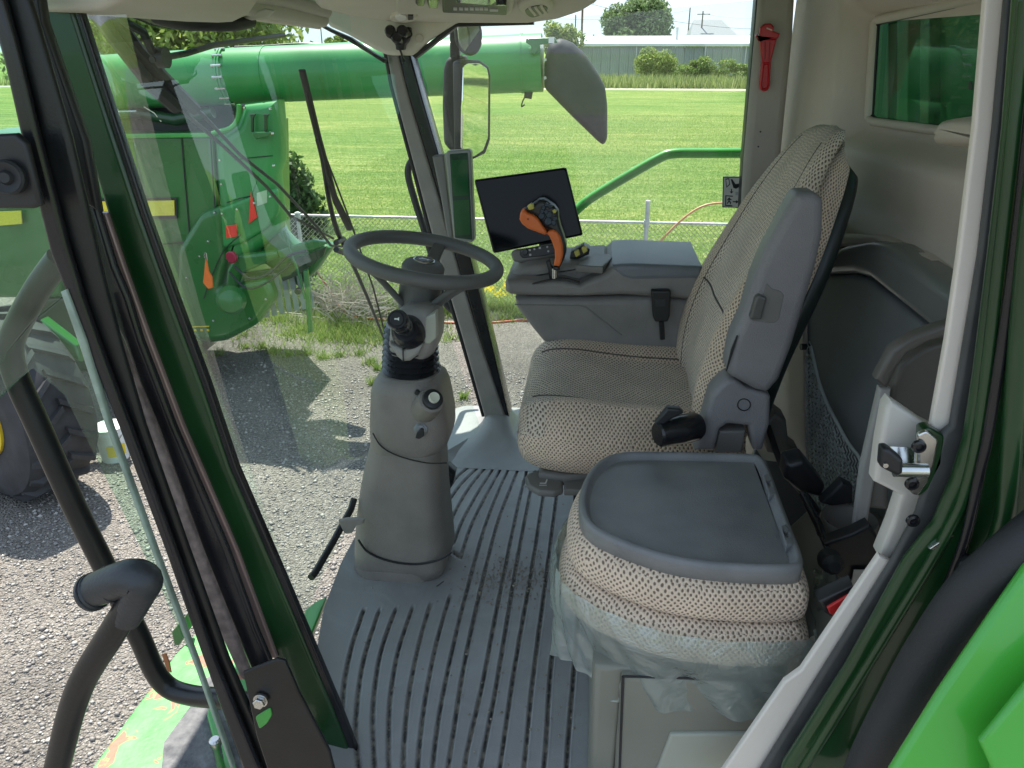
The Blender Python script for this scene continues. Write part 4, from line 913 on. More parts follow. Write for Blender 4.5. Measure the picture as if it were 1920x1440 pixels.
slabY('pane', [(776, 60), (1424, 0), (1396, 300), (1376, 700), (1300, 880), (985, 880), (955, 790), (871, 440)], 2.44, .005, .001, glass, sw)
# --- near pillar and door frame bars (all real bars)
npl = thing('cab_pillar', 'near front cab pillar, dark green, running down the left of the doorway', 'pillar', Y(640, 1400, 1.06))
def bar(name, L, Rr, y, th, r, mat, par): return slabY(name, L+Rr[::-1], y, th, r, mat, par, seg=4)
rE = [(141, -40), (150, 23), (213, 217), (273, 400), (333, 567), (390, 720), (443, 877), (533, 1084), (635, 1324), (700, 1490)]
lE = [(50, -40), (67, 20), (160, 267), (200, 400), (233, 500), (283, 640), (344, 800), (444, 1031), (520, 1236), (640, 1490)]
bar('post', lE, [(a-14, b) for a, b in rE], 1.06, .022, .006, green_d, npl)
bar('edge_seal', [(a-13, b) for a, b in rE], rE, 1.064, .016, .003, rubgloss, npl)
pk_r = [(199, 400), (233, 500), (283, 640), (344, 800), (444, 1031), (520, 1236)]
bar('trim_strip', [(a-17, b) for i, (a, b) in enumerate(pk_r)], [(a-1, b) for a, b in pk_r], 1.052, .02, .005, pink, npl)
df = thing('door_frame', 'open cab door edge with black seals and pivot bracket, leftmost', 'door frame', Y(500, 1440, .93))
d2l = [(150, 480), (178, 560), (205, 640), (289, 800), (375, 1031), (427, 1156), (470, 1262)]
d2r = [(185, 480), (222, 580), (250, 660), (329, 800), (425, 1031), (500, 1225), (520, 1270)]
d2l = [(120, 380), (165, 500), (189, 560), (230, 640), (257, 720), (291, 800), (376, 1031), (427, 1156), (476, 1275)]
d2r = [(178, 380), (214, 500), (240, 560), (265, 640), (296, 720), (326, 800), (426, 1031), (480, 1180), (515, 1262)]
bar('inner_seal', d2l, d2r, 1.02, .016, .008, rubgloss, df)
d1l = [(-40, -40), (5, 120), (35, 253), (92, 477), (125, 560), (175, 690), (222, 805), (307, 1031), (382, 1244), (452, 1440), (480, 1520)]
d1m = [(-5, -40), (28, 80), (70, 253), (125, 460), (155, 560), (198, 680), (246, 805), (329, 1031), (404, 1240), (488, 1440), (520, 1520)]
d1r = [(40, -40), (66, 40), (130, 260), (165, 410), (190, 520), (225, 650), (269, 800), (351, 1031), (427, 1240), (515, 1440), (548, 1520)]
bar('outer_seal', d1l, [(a-3, b) for a, b in d1m], .93, .015, .007, rubgloss, df)
bar('middle_seal', d1m, d1r, .945, .014, .007, blackpaint, df)
bar('upper_cover', [(20, -40), (66, 40), (130, 260), (150, 380)], [(70, -40), (80, 40), (160, 267), (185, 400)], .99, .018, .008, black, df)
br = [(112, 548), (123, 543), (160, 640), (206, 800), (290, 1031), (369, 1244), (437, 1440), (431, 1440), (364, 1248), (282, 1031), (197, 800), (148, 650)]
slabY('glass_edge', br, .925, .012, .003, M('glass_edge', (.26, .33, .27), .25, var=.3, vscale=20), df)
slabY('bristle_strip', [(192, 560), (205, 600), (255, 720), (290, 805), (375, 1031), (427, 1160), (470, 1270), (478, 1290), (450, 1270), (400, 1160), (351, 1031), (269, 800), (230, 700)], 1.0, .012, .003, M('bristle_brown', (.20, .155, .145), .7, var=.4, vscale=60), df)
slabY('pivot_bracket', [(455, 1262), (520, 1236), (534, 1240), (560, 1300), (618, 1410), (640, 1500), (520, 1500), (480, 1380)], .90, .008, .003, blackpaint, df)
bo = Y(488, 1315, .892); ob = thing('hex_bolt', 'zinc hex bolt in the black pivot bracket', 'bolt', bo); V, F = cylg(bo, (0, -1, .1), .0095, .009, 6, bev=.001); mk('head', V, F, steel, ob)
V, F = cylg(bo+Vector((0, .004, 0)), (0, -1, .1), .012, .004, 20); mk('washer', V, F, steel, ob)
slabY('slot_hole', [(478, 1345), (506, 1328), (510, 1342), (500, 1358), (486, 1368)], .897, .006, .002, green_l, df, cr=5)
hb = slabY('hinge_block', [(-60, 255), (28, 250), (48, 270), (76, 385), (60, 392), (-60, 392)], .90, .012, .005, black, df)
V, F = lathe(Y(18, 332, .897), (.25, -1, .1), [(0, .021), (.01, .021), (.013, .018), (.009, .009), (.014, .006)], 28); mk('pivot_cap', V, F, rubber, df)
dg = thing('door_glass', 'open tinted door glass at the far left, the handrail showing through it', 'door glass', Y(60, 600, .96))
slabY('pane', [(-300, -200), (-20, -40), (20, 120), (50, 253), (110, 477), (125, 548), (60, 600), (10, 660), (-60, 800), (-300, 900)], .962, .005, .001, glass_t, dg)
slabY('pane_reveal', [(-300, 905), (-60, 805), (10, 665), (62, 604), (126, 552), (140, 600), (195, 790), (280, 1020), (366, 1250), (300, 1100), (200, 900), (120, 740), (60, 690), (-300, 1000)], .966, .003, .001, glass_t, dg)
# handrails
ra_ = thing('handrail', 'thick black foreground handrail with a rubber elbow grip at bottom left', 'handrail', Y(107, 1440, .72))
tube('tube', [Y(75, 1560, .74), Y(107, 1440, .74), Y(132, 1340, .74), Y(158, 1271, .74), Y(205, 1195, .74), Y(249, 1125, .74), Y(268, 1090, .74)], .0180, blackpaint, ra_, sm=6, seg=20)
tube('elbow_grip', [Y(236, 1160, .74), Y(262, 1110, .74), Y(268, 1090, .742), Y(245, 1083, .744), Y(205, 1095, .746), Y(170, 1110, .75)], [.0185, .021, .0240, .0240, .0228, .0218], M('grip_rubber', (.030, .032, .036), .42, var=.2, vscale=30, bump=.3), ra_, sm=5, seg=20)
V, F = cylg(Y(182, 1106, .7485), (Y(170, 1110, .75)-Y(205, 1095, .746)), .0245, .005, 24, bev=.002); mk('grip_ring', V, F, bpy.data.materials['grip_rubber'], ra_)
rb_ = thing('handrail', 'thinner black outer handrail running behind the door glass to the pivot bracket', 'handrail', Y(475, 1320, .96))
tube('tube', [Y(112, 485, 1.02), Y(75, 535, 1.02), Y(38, 600, 1.02), Y(20, 650, 1.02), Y(30, 705, 1.02), Y(72, 800, 1.02), Y(140, 950, 1.02), Y(205, 1080, 1.02), Y(262, 1195, 1.02), Y(290, 1258, 1.02), Y(318, 1290, 1.02), Y(360, 1304, 1.01), Y(420, 1310, .99), Y(490, 1322, .96)], .0185, blackpaint, rb_, sm=6, seg=16)
slabY('scrape', [(303, 1228), (311, 1226), (318, 1245), (321, 1262), (313, 1258)], .999, .003, .001, M('dead_leaf', (.32, .13, .05), .8), rb_)
for a_, b_ in ((176, 1107), (214, 1091)):
    d_ = (Y(170, 1110, .75)-Y(205, 1095, .746)).normalized(); c_ = Y(a_, b_+2, .7475)
    V, F = lathe(c_, d_, [(0, .0225), (.001, .0248), (.005, .0248), (.006, .0225)], 28); mk('grip_ring', V, F, bpy.data.materials['grip_rubber'], ra_)
# --- platform outside front
pf = thing('access_platform', 'scuffed bright green access platform below the doorway, paint worn to rust', 'platform', Z(330, 1300, -.10))
pfm = M('worn_green_paint', (.045, .27, .045), .5, col2=(.12, .42, .12), vscale=22, bump=.4, bscale=80)
t = pfm.node_tree; b = t.nodes['Principled BSDF']; nz = t.nodes.new('ShaderNodeTexNoise'); nz.inputs['Scale'].default_value = 16; nz.inputs['Detail'].default_value = 7; nz.inputs['Distortion'].default_value = .8
tc = t.nodes.new('ShaderNodeTexCoord'); t.links.new(tc.outputs['Object'], nz.inputs[0])
r_2 = t.nodes.new('ShaderNodeValToRGB'); e = r_2.color_ramp.elements; e[0].position = .565; e[0].color = (0, 0, 0, 1); e[1].position = .60; e[1].color = (1, 1, 1, 1); t.links.new(nz.outputs[0], r_2.inputs[0])
mx = t.nodes.new('ShaderNodeMix'); mx.data_type = 'RGBA'; t.links.new(r_2.outputs[0], mx.inputs[0]); t.links.new(b.inputs['Base Color'].links[0].from_socket, mx.inputs[6]); mx.inputs[7].default_value = (.30, .12, .06, 1); t.links.new(mx.outputs[2], b.inputs['Base Color'])
def zslab(name, px, z, th, r, mat, par, cr=0, **k):
    q3 = [Z(a, b, z) for a, b in px]; return puff(name, q3, (0, 0, -1), th, r, mat, par, cr3=cr*(q3[0]-O).length/FPX, **k)
zslab('deck_plate', [(165, 1450), (240, 1347), (329, 1227), (395, 1158), (425, 1150), (500, 1240), (560, 1340), (600, 1500), (130, 1500)], -.12, .02, .004, pfm, pf)
zslab('grip_patch', [(307, 1391), (356, 1324), (385, 1272), (402, 1262), (470, 1330), (500, 1450), (300, 1470)], -.116, .006, .002, M('grip_tape', (.07, .072, .078), .8, col2=(.2, .2, .2), vscale=35, bump=1, bscale=120), pf)
slabY('side_tab', [(321, 1186), (348, 1155), (356, 1180), (335, 1212), (326, 1210)], 1.45, .02, .004, green, pf)
zslab('deck_edge', [(392, 1320), (402, 1324), (444, 1440), (470, 1500), (430, 1500), (388, 1340)], -.10, .02, .004, green_l, pf)
zslab('front_plate', [(556, 1215), (563, 1180), (572, 1143), (590, 1128), (612, 1118), (600, 1150), (580, 1200), (575, 1230)], -.03, .02, .004, green_l, pf)
V, F = lathe(Z(414, 1440, -.1), (0, 0, 1), [(0, .009), (.06, .009), (.066, .012), (.078, .012), (.082, .008)], 16); mk('pin', V, F, steel, pf)
# --- right door opening trim, seals, green frame
dt = thing('door_trim', 'pale beige trim edging the rear side of the doorway', 'trim panel', Y(1800, 500, 1.0))
slabY('upper_strip', [(1852, -40), (1892, -40), (1865, 240), (1837, 480), (1810, 640), (1783, 800), (1765, 812), (1746, 800), (1775, 640), (1798, 480), (1828, 240)], .90, .012, .003, trimm, dt)
slabY('lower_strip', [(1649, 1042), (1672, 1055), (1547, 1253), (1431, 1440), (1400, 1500), (1320, 1500), (1360, 1440), (1471, 1280), (1502, 1258), (1575, 1150)], .90, .012, .003, trimm, dt, seg=4)
slabY('latch_panel', [(1662, 765), (1672, 752), (1735, 795), (1768, 812), (1765, 900), (1722, 965), (1700, 1000), (1672, 1053), (1648, 1044), (1672, 985), (1690, 930), (1640, 905), (1650, 830)], .92, .03, .006, M('latch_panel_plastic', (.58, .55, .50), .5), dt)
sealm = M('door_seal_grey', (.060, .064, .066), .5, var=.25, vscale=14)
dse = thing('door_seal', 'dark grey rubber seal following the beige doorway trim', 'door seal', Y(1840, 500, .98))
slabY('seal', [(1890, -40), (1914, -40), (1888, 240), (1860, 480), (1832, 700), (1812, 830), (1790, 900), (1755, 985), (1700, 1055), (1590, 1253), (1470, 1440), (1440, 1500), (1396, 1500), (1431, 1440), (1547, 1253), (1672, 1055), (1718, 965), (1745, 880), (1768, 812), (1783, 800), (1810, 640), (1837, 480), (1865, 240)], .885, .012, .006, sealm, dse)
gf = thing('door_sill_frame', 'dark green painted outer frame of the doorway at right', 'door frame', Y(1880, 700, .95))
slabY('frame', [(1912, -60), (2100, -60), (2100, 1300), (1800, 1560), (1440, 1560), (1470, 1440), (1590, 1253), (1700, 1055), (1755, 985), (1790, 900), (1812, 830), (1832, 700), (1860, 480), (1888, 240)], .855, .02, .009, green_d, gf)
def ridge(name, L, r, y, mat): return tube(name, [Y(a, b, y) for a, b in L], r, mat, gf, sm=4, seg=10)
ridge('frame_ridge', [(1925, 0), (1895, 300), (1870, 520), (1842, 760), (1815, 900), (1775, 1000), (1640, 1225), (1500, 1450)], .007, .855, green_d)
ridge('frame_ridge', [(1945, 100), (1900, 500), (1855, 800), (1838, 880), (1810, 1010), (1770, 1115)], .006, .845, rubgloss)
ridge('frame_ridge', [(1960, 200), (1925, 500), (1895, 850), (1880, 990), (1830, 1080), (1700, 1300), (1620, 1450)], .012, .835, green_d)
slabY('scrape_tab', [(1742, 1030), (1785, 1002), (1790, 1006), (1750, 1032)], .85, .006, .002, steel, gf)
slabY('lift_tab', [(1782, 1110), (1800, 1060), (1820, 1045), (1835, 1050), (1832, 1066), (1812, 1100), (1788, 1115)], .83, .012, .003, blackpaint, gf, cr=6)
hs_ = thing('rubber_fender_edge', 'thick black rubber edge curving up the lower right corner', 'rubber edge', Y(1700, 1300, .80))
tube('tube', [Y(1600, 1560, .78), Y(1635, 1440, .78), Y(1710, 1292, .78), Y(1765, 1200, .78), Y(1830, 1110, .78), Y(1925, 1025, .78), Y(2050, 930, .78)], .027, rubber, hs_, sm=6, seg=20, sx=1.2)
bp2 = thing('side_shield', 'sunlit bright green side shield filling the bottom right corner', 'body panel', Y(1850, 1350, .7))
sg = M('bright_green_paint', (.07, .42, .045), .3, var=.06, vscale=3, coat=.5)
def gsl(name, L, y, ny_, th, r, mat): return slabP(name, L, Y(1850, 1300, y), (ny_, 1, -.35), th, r, mat, bp2, seg=5)
gsl('curved_panel', [(1670, 1445), (1760, 1300), (1858, 1156), (1925, 1060), (2100, 900), (2100, 1600), (1600, 1600)], .70, .1, .015, .007, sg)
gsl('raised_panel', [(1838, 1392), (1925, 1285), (2050, 1180), (2050, 1600), (1870, 1600), (1860, 1440)], .67, .1, .012, .005, sg)
# striker latch
lt = thing('door_striker', 'shiny zinc door striker plate with black roller', 'latch', Y(1700, 870, .99))
slabY('plate', [(1722, 815), (1738, 808), (1760, 826), (1752, 870), (1740, 905), (1722, 930), (1712, 928), (1700, 915), (1716, 880)], .875, .008, .002, steel, lt, cr=5)
slabY('backing', [(1728, 806), (1745, 802), (1772, 818), (1768, 870), (1740, 920), (1722, 932)], .885, .02, .003, green_d, lt, cr=5)
V, F = lathe(Y(1690, 838, .92), (0, -.5, -1), [(0, .022), (.02, .022), (.022, .02)], 28); mk('cup', V, F, steel, lt)
V, F = tubeg([Y(1738, 882, .86), Y(1676, 881, .86)], .0085, 20); mk('striker_pin', V, F, steel, lt)
slabY('roller', [(1655, 843), (1668, 842), (1695, 864), (1694, 890), (1682, 894), (1652, 878)], .845, .02, .005, black, lt, cr=4)
V, F = cylg(Y(1660, 872, .844), (0, -1, 0), .003, .002, 12); mk('roller_screw', V, F, steel, lt)
for p in ((1722, 836), (1709, 906), (1711, 975)):
    V, F = lathe(Y(p[0], p[1], .874), (0, -1, 0), [(0, .0085), (.004, .008), (.005, .005), (.001, .004)], 20); mk('screw', V, F, rubgloss, lt)
# boxes at right
cr_ = thing('armrest_cover', 'dark brown arched cover beside the door latch', 'cover', rw(1720, 720, .3))
slabY('arch', [(1643, 713), (1672, 657), (1713, 630), (1760, 613), (1800, 600), (1800, 628), (1740, 643), (1702, 664), (1682, 690), (1665, 730), (1658, 726)], 1.22, .03, .008, M('brown_grey_plastic', (.13, .118, .105), .42), cr_)
slabY('side', [(1671, 728), (1690, 685), (1735, 652), (1800, 632), (1800, 830), (1735, 795), (1672, 755)], 1.26, .03, .008, bpy.data.materials['brown_grey_plastic'], cr_)
slabY('post', [(1650, 727), (1660, 730), (1672, 730), (1668, 760), (1650, 850), (1640, 910), (1625, 1000), (1600, 1000), (1615, 880)], 1.24, .02, .006, M('grey_post_plastic', (.40, .385, .36), .5), cr_)
ch = thing('cup_holder', 'brown-grey moulded cup holder beside the passenger seat', 'cup holder', Y(1620, 1000, 1.3))
chm = M('cup_holder_plastic', (.20, .185, .165), .5)
V, F = lathe(Y(1592, 975, 1.30)+Vector((0, .0, -.07)), (0, 0, 1), [(0, .035), (.07, .045), (.075, .050), (.07, .052), (.0, .05)], 28); mk('cup', V, F, chm, ch)
zslab('tray', [(1530, 955), (1600, 950), (1670, 965), (1672, 1000), (1640, 1050), (1560, 1040), (1540, 990)], .36, .08, .01, chm, ch)
slabY('back', [(1625, 905), (1645, 896), (1660, 902), (1668, 925), (1668, 960), (1615, 955), (1618, 920)], 1.25, .05, .012, chm, ch, cr=4)
# bits between seats
bx = thing('seat_base_clutter', 'black seat suspension parts and cables between the two seats', 'seat suspension', (.42, 1.3, .1))
zslab('base', [(1430, 860), (1520, 870), (1680, 1000), (1640, 1200), (1500, 1230), (1440, 1000)], .20, .05, .01, black, bx)
zslab('floor_tray', [(1425, 800), (1480, 800), (1530, 900), (1700, 1030), (1640, 1100), (1460, 1000), (1400, 880)], .12, .03, .01, black, bx)
slabY('buckle_cup', [(1475, 870), (1508, 862), (1550, 915), (1540, 935), (1500, 925), (1470, 900)], 1.36, .06, .012, black, bx, cr=6)
slabY('side_arm', [(1540, 945), (1580, 905), (1600, 915), (1600, 945), (1560, 950)], 1.33, .03, .006, rubber, bx)
slabY('side_arm', [(1545, 1020), (1600, 1000), (1630, 985), (1645, 1005), (1650, 1080), (1600, 1100), (1560, 1080)], 1.2, .03, .006, black, bx)
V, F = lathe(Y(1552, 1045, 1.15), (0, -1, .2), [(0, .018), (.01, .02), (.02, .016), (.03, .018), (.04, .01)], 20); mk('knob', V, F, rubber, bx)
tube('lever', [Y(1505, 925, 1.3), Y(1535, 985, 1.25), Y(1550, 1030, 1.2)], .008, rubgloss, bx)
tube('cable', [Y(1440, 800, 1.6), Y(1470, 880, 1.5), Y(1520, 940, 1.4), Y(1560, 1000, 1.3)], .007, black, bx, sm=5)
slabY('storage_lip', [(1430, 795), (1455, 775), (1475, 790), (1480, 835), (1500, 850), (1490, 862), (1440, 850)], 1.75, .08, .01, chm, bx)
lb = slabY('label', [(1601, 1069), (1634, 1069), (1631, 1100), (1595, 1098)], 1.192, .002, .0005, white, bx)
rbk = thing('seatbelt_buckle', 'black seat belt buckle with a red release button near the doorway', 'seat belt buckle', Y(1570, 1130, 1.05))
slabY('body', [(1535, 1128), (1600, 1098), (1606, 1118), (1560, 1160), (1548, 1152)], .965, .03, .006, black, rbk)
slabY('button', [(1551, 1140), (1590, 1117), (1597, 1126), (1562, 1155), (1556, 1152)], .961, .02, .003, M('buckle_red', (.65, .03, .03), .35), rbk)
# ================================================================== STEERING COLUMN
sc_ = thing('steering_column', 'grey steering column with bellows, horn stalk and ignition key', 'steering column', (Y(750, 1080, 1.7).x, 1.72, 0))
CY = 1.68
def colring(py, xl, xr, dep, r, yc=CY, dz=0):
    if dep > .14: xl -= 9; xr -= 16
    a = Y(xl, py, yc-dep*.34); b = Y(xr, py, yc-dep*.34); c = (a+b)/2; c.y = yc; c.z = Y(xl, py, yc).z+dz
    return rr(c, (1, 0, 0), (0, 1, 0), (b-a).length, dep, r, 6)
def column(name, rows, mat, r=.06, yc=CY, parent=sc_): return loft(name, [colring(py, xl, xr, dep, r, yc) for (py, xl, xr, dep) in rows], mat, parent, sharp=50)
z0_ = Y(750, 1078, CY).z
base = [(1096, 664, 838, .21), (1085, 664, 838, .21), (1060, 665, 836, .205), (1040, 667, 832, .20), (1010, 670, 828, .19)]
column('base_skirt', base, plastic_col, .055)
rows = [(1045, 674, 822, .17), (1040, 672, 845, .185), (1020, 669, 852, .20), (1000, 669, 850, .20), (950, 672, 846, .19), (900, 679, 842, .18), (850, 689, 840, .175), (820, 697, 840, .17), (800, 702, 838, .165)]
column('lower_cowl', rows, plastic_col, .05)
rows = [(822, 699, 838, .172), (812, 699, 850, .180), (795, 698, 854, .188), (770, 698, 853, .19), (740, 699, 848, .185), (715, 700, 843, .18), (702, 704, 838, .172), (694, 712, 826, .155), (690, 720, 815, .14)]
column('upper_housing', rows, plastic_col, .05)
# seams
def seam(name, L, y, r=.0018): return tube(name, [Y(a, b, y) for a, b in L], r, black, sc_, sm=5, seg=6)
seam('cowl_seam', [(699, 812), (716, 838), (750, 856), (800, 868), (838, 868)], CY-.094)
seam('cowl_seam', [(672, 1012), (690, 1035), (730, 1052), (780, 1058), (822, 1050), (846, 1036)], CY-.103, .003)
seam('base_seam', [(667, 1104), (740, 1112), (800, 1108), (832, 1090)], CY-.106, .0015)
# bellows
rows = []
cb = Y(770, 690, CY); ct = Y(775, 640, CY)
prof = []
nb = 8
for i in range(nb*4+1):
    f = i/(nb*4); prof.append((f*.115, (.066-.008*f)+.0045*math.sin(i*math.pi/2)))
V, F = lathe(cb-Vector((0, 0, .005)), (.05, 0, 1), prof, 36); mk('bellows', V, F, rubgloss, sc_)
hx = lambda px, py, y=CY: Y(px, py, y)
hb_ = [(660, 735, 800, .10), (648, 730, 812, .115), (630, 729, 818, .125), (600, 732, 820, .13), (585, 736, 818, .125), (574, 748, 815, .11), (568, 760, 812, .09)]
column('switch_housing', hb_, plastic, .022)
slabY('chin_cover', [(729, 644), (755, 655), (795, 645), (783, 668), (768, 679), (754, 680), (742, 670)], 1.60, .08, .012, M('chin_plastic', (.30, .285, .26), .5), sc_)
slabY('chin_seam', [(754, 652), (756, 652), (756.5, 679), (755, 679)], 1.597, .01, .0003, black, sc_)
slabY('side_cover', [(797, 596), (817, 586), (818, 634), (806, 645), (795, 645)], 1.615, .03, .004, M('side_cover_plastic', (.45, .46, .38), .5), sc_)
# stalk
p0 = Y(766, 622, 1.615); p1 = Y(757, 616, 1.56); p2 = Y(742, 596, 1.50); ax_ = (p2-p0).normalized()
V, F = lathe(p0-ax_*.005, ax_, [(0, .040), (.02, .036), (.035, .028)], 28); mk('stalk_boot', V, F, rubgloss, sc_)
V, F = lathe(p0+ax_*.025, ax_, [(0, .022), (.02, .019), (.035, .019), (.036, .021), (.05, .021), (.052, .020), (.07, .022), (.092, .0225), (.098, .020)], 28); sk = mk('stalk', V, F, rubgloss, sc_)
V, F = lathe(p0+ax_*.1235, ax_, [(0, .015), (.0015, .014)], 24); mk('horn_button', V, F, black, sk)
up_ = (Vector((0, 0, 1))-ax_*ax_.z).normalized(); rt_ = ax_.cross(up_)*-1
cq = p0+ax_*.1256
if rt_.x < 0: rt_ = -rt_
Vh = [cq+rt_*a+up_*b for a, b in ((-.005, .0016), (-.003, .0016), (.001, .0012), (.005, .0042), (.005, -.0042), (.001, -.0012), (-.003, -.0016), (-.005, -.0016))]
mk('horn_icon', Vh, [tuple(range(8))], white, sk, smooth=False)
# hub + wheel
n_w = Vector((math.sin(R(10)), 0, math.cos(R(10)))); wu = Vector((n_w.z, 0, -n_w.x)); wv = Vector((0, 1, 0))
Wc = Y(796, 484, 1.74)
Rr_ = .171
def wheelp(t, r=Rr_, h=0): return Wc+wu*math.cos(t)*r+wv*math.sin(t)*r+n_w*h
wm = M('steering_wheel_grip', (.115, .115, .110), .5, bump=.4, bscale=700, var=.08)
NT = 72; P = [wheelp(2*math.pi*i/NT) for i in range(NT)]
V = []; F = []; sg_ = 14
for i in range(NT):
    t = 2*math.pi*i/NT; rad = (wu*math.cos(t)+wv*math.sin(t))
    for k in range(sg_):
        q = 2*math.pi*k/sg_; rr2 = .0165 + (.0012*math.sin(t*28) if -2.4 < (q-math.pi if q > math.pi else q) < -.8 else 0)
        V.append(P[i]+rad*math.cos(q)*rr2+n_w*math.sin(q)*rr2)
for i in range(NT):
    for k in range(sg_): a = i*sg_+k; b = i*sg_+(k+1) % sg_; c = ((i+1) % NT)*sg_; F.append((a, b, c+(k+1) % sg_, c+k))
sw_ = thing('steering_wheel', 'dark grey three-spoke steering wheel', 'steering wheel', Wc)
mk('rim', V, F, wm, sw_, sharp=80)
hubp = Wc-n_w*.012
V, F = lathe(Wc-n_w*.135, n_w, [(0, .040), (.005, .046), (.03, .050), (.10, .0505), (.115, .050), (.124, .044), (.128, .036)], 40); mk('hub', V, F, wm, sw_, sharp=30)
V, F = lathe(Wc-n_w*.0065, n_w, [(0, .026), (.003, .026), (.0045, .024), (.0035, .022)], 36); bd_ = mk('badge', V, F, steel, sw_)
V, F = lathe(Wc-n_w*.0030, n_w, [(0, .022), (.0010, .0215)], 36); mk('badge_face', V, F, M('badge_black', (.02, .025, .03), .2), bd_)
V = [Wc-n_w*.0018+wu*a+wv*b for a, b in ((-.014, -.004), (-.006, .003), (-.008, .010), (-.002, .005), (.008, .006), (.015, .001), (.010, -.001), (.012, -.007), (.004, -.002), (-.004, -.003), (-.010, -.008))]
mk('badge_emblem', V, [tuple(range(len(V)))], steel, bd_, smooth=False)
for t in (R(88), R(88+128), R(88-128)):
    a = wheelp(t, Rr_-.004, -.004); b = Wc+(wu*math.cos(t)+wv*math.sin(t))*.036-n_w*(.118 if t != R(88) else .05)
    d = wheelp(t, Rr_*.62, -.05 if t != R(88) else -.025); side = n_w.cross(wu*math.cos(t)+wv*math.sin(t)).normalized()
    P = spl([a, d, b], 5); rg = []
    for i, p in enumerate(P):
        tn = (P[min(i+1, len(P)-1)]-P[max(i-1, 0)]).normalized(); nn = tn.cross(side).normalized(); rg.append(rr(p, side, nn, .030+.006*(i/len(P)), .014, .005, 3))
    loft('spoke', rg, wm, sw_)
# knob boss on right of upper housing
q0 = Y(800, 762, 1.59); q1 = Y(822, 736, 1.535); ax_ = (q1-q0).normalized()
V, F = lathe(q0-ax_*.06, ax_, [(0, .022), (.04, .032), (.085, .031), (.10, .029), (.102, .026)], 32); mk('adjuster_boss', V, F, plastic_col, sc_)
V, F = lathe(q0+ax_*.035, ax_, [(0, .023), (.018, .023), (.02, .020)], 28); mk('adjuster_knob', V, F, black, sc_)
V, F = lathe(q0+ax_*.052, ax_, [(0, .0125), (.010, .0125), (.012, .0115), (.011, .009)], 24); mk('push_button', V, F, M('cream_button', (.60, .60, .48), .5), sc_)
# ignition
ig = Y(789, 806, 1.585); V, F = lathe(ig, (0, -1, .25), [(-.01, .017), (.004, .017), (.006, .013), (.009, .013), (.010, .010)], 28); mk('ignition_barrel', V, F, M('ign_ring', (.2, .2, .2), .35, metal=.5), sc_)
ky = thing('ignition_key', 'black key in the ignition of the steering column', 'key', ig)
slabY('bow', [(778, 822), (781, 812), (789, 804), (794, 806), (795, 818), (786, 824)], 1.552, .008, .002, black, ky, cr=3)
for p in ((781, 737), (699, 769), (809, 778)): V, F = cylg(Y(p[0], p[1], 1.582 if p[0] > 750 else 1.62), (0, 1, 0), .005, .01, 14); mk('screw_recess', V, F, black, sc_)
# grip lever left of the column
lv = thing('tilt_lever', 'black rod lever bracketed to the left of the steering column', 'lever', Y(660, 960, 1.66))
tube('rod', [Y(664, 935, 1.62), Y(658, 955, 1.60), Y(625, 1015, 1.50), Y(592, 1072, 1.42), Y(583, 1083, 1.40)], .0085, black, lv, seg=14)
zslab('bracket', [(634, 985), (660, 974), (682, 974), (682, 982), (668, 984), (664, 996), (645, 1002), (638, 995)], .36, .004, .001, plastic, lv) if False else slabY('bracket', [(634, 977), (650, 974), (682, 975), (681, 982), (668, 986), (660, 1000), (646, 1001), (640, 990)], 1.53, .012, .002, plastic_col, lv)
# pedal behind
pd = thing('brake_pedal', 'black ribbed pedal just right of the steering column', 'pedal', Y(845, 905, 1.95))
slabY('pad', [(833, 876), (840, 873), (854, 885), (850, 905), (838, 932), (832, 920)], 1.9, .03, .004, black, pd)
for i in range(5): slabY('tread_bar', [(836, 882+i*9), (851-i*2, 890+i*8), (850-i*2, 893+i*8), (836, 886+i*9)], 1.897, .006, .001, rubber, pd)
# ================================================================== OPERATOR SEAT
os_ = thing('operator_seat', 'operator seat with beige dotted knit cushions and folded armrest', 'seat', (.12, 1.80, .0))
# cushion : height surface by loft along x (front to back), rings across y
def cushion_ring(x, y0, y1, zt, zb, bol, n=14, r=.045, sag=.0):
    out = []; yc = (y0+y1)/2; w_ = (y1-y0)/2
    top = []
    for i in range(n+1):
        s = -1+2*i/n; y = yc+s*w_*(1-.0)
        e = abs(s)
        z = zt+bol*math.exp(-((e-.80)/.16)**2)-r*max(0, (e-.86)/.14)**2-sag*(1-e*e)
        top.append(Vector((x, y, z)))
    bot_ = [Vector((x, y1-.0, zt-(zt-zb)*.35)), Vector((x, y1-.004, zt-(zt-zb)*.65)), Vector((x, y1-.02, zb+.006)), Vector((x, yc, zb)), Vector((x, y0+.02, zb+.006)), Vector((x, y0+.004, zt-(zt-zb)*.65)), Vector((x, y0, zt-(zt-zb)*.35))]
    # bulge the sides
    for b in bot_[:2]: b.y += .012
    for b in bot_[-2:]: b.y -= .012
    return top+bot_
rowsC = [(-.150, 1.70, 1.93, .435, .395, 0), (-.158, 1.64, 1.99, .452, .375, .0), (-.150, 1.60, 2.03, .478, .362, .006), (-.125, 1.575, 2.05, .497, .352, .012), (-.09, 1.56, 2.06, .505, .348, .018), (-.03, 1.552, 2.065, .503, .345, .026), (.05, 1.55, 2.065, .493, .345, .032), (.13, 1.55, 2.065, .485, .345, .036), (.22, 1.55, 2.065, .482, .345, .038), (.30, 1.56, 2.06, .48, .345, .036), (.36, 1.58, 2.04, .47, .36, .03)]
xs = spl([Vector((a, b, c)) for a, b, c, d, e, f in rowsC], 3); xs2 = spl([Vector((d, e, f)) for a, b, c, d, e, f in rowsC], 3)
cu = loft('cushion', [cushion_ring(p.x, p.y, p.z, q.x, q.y, q.z, sag=.006) for p, q in zip(xs, xs2)], fab_c, os_, cap=True, sharp=180)
boxuv(cu.data)
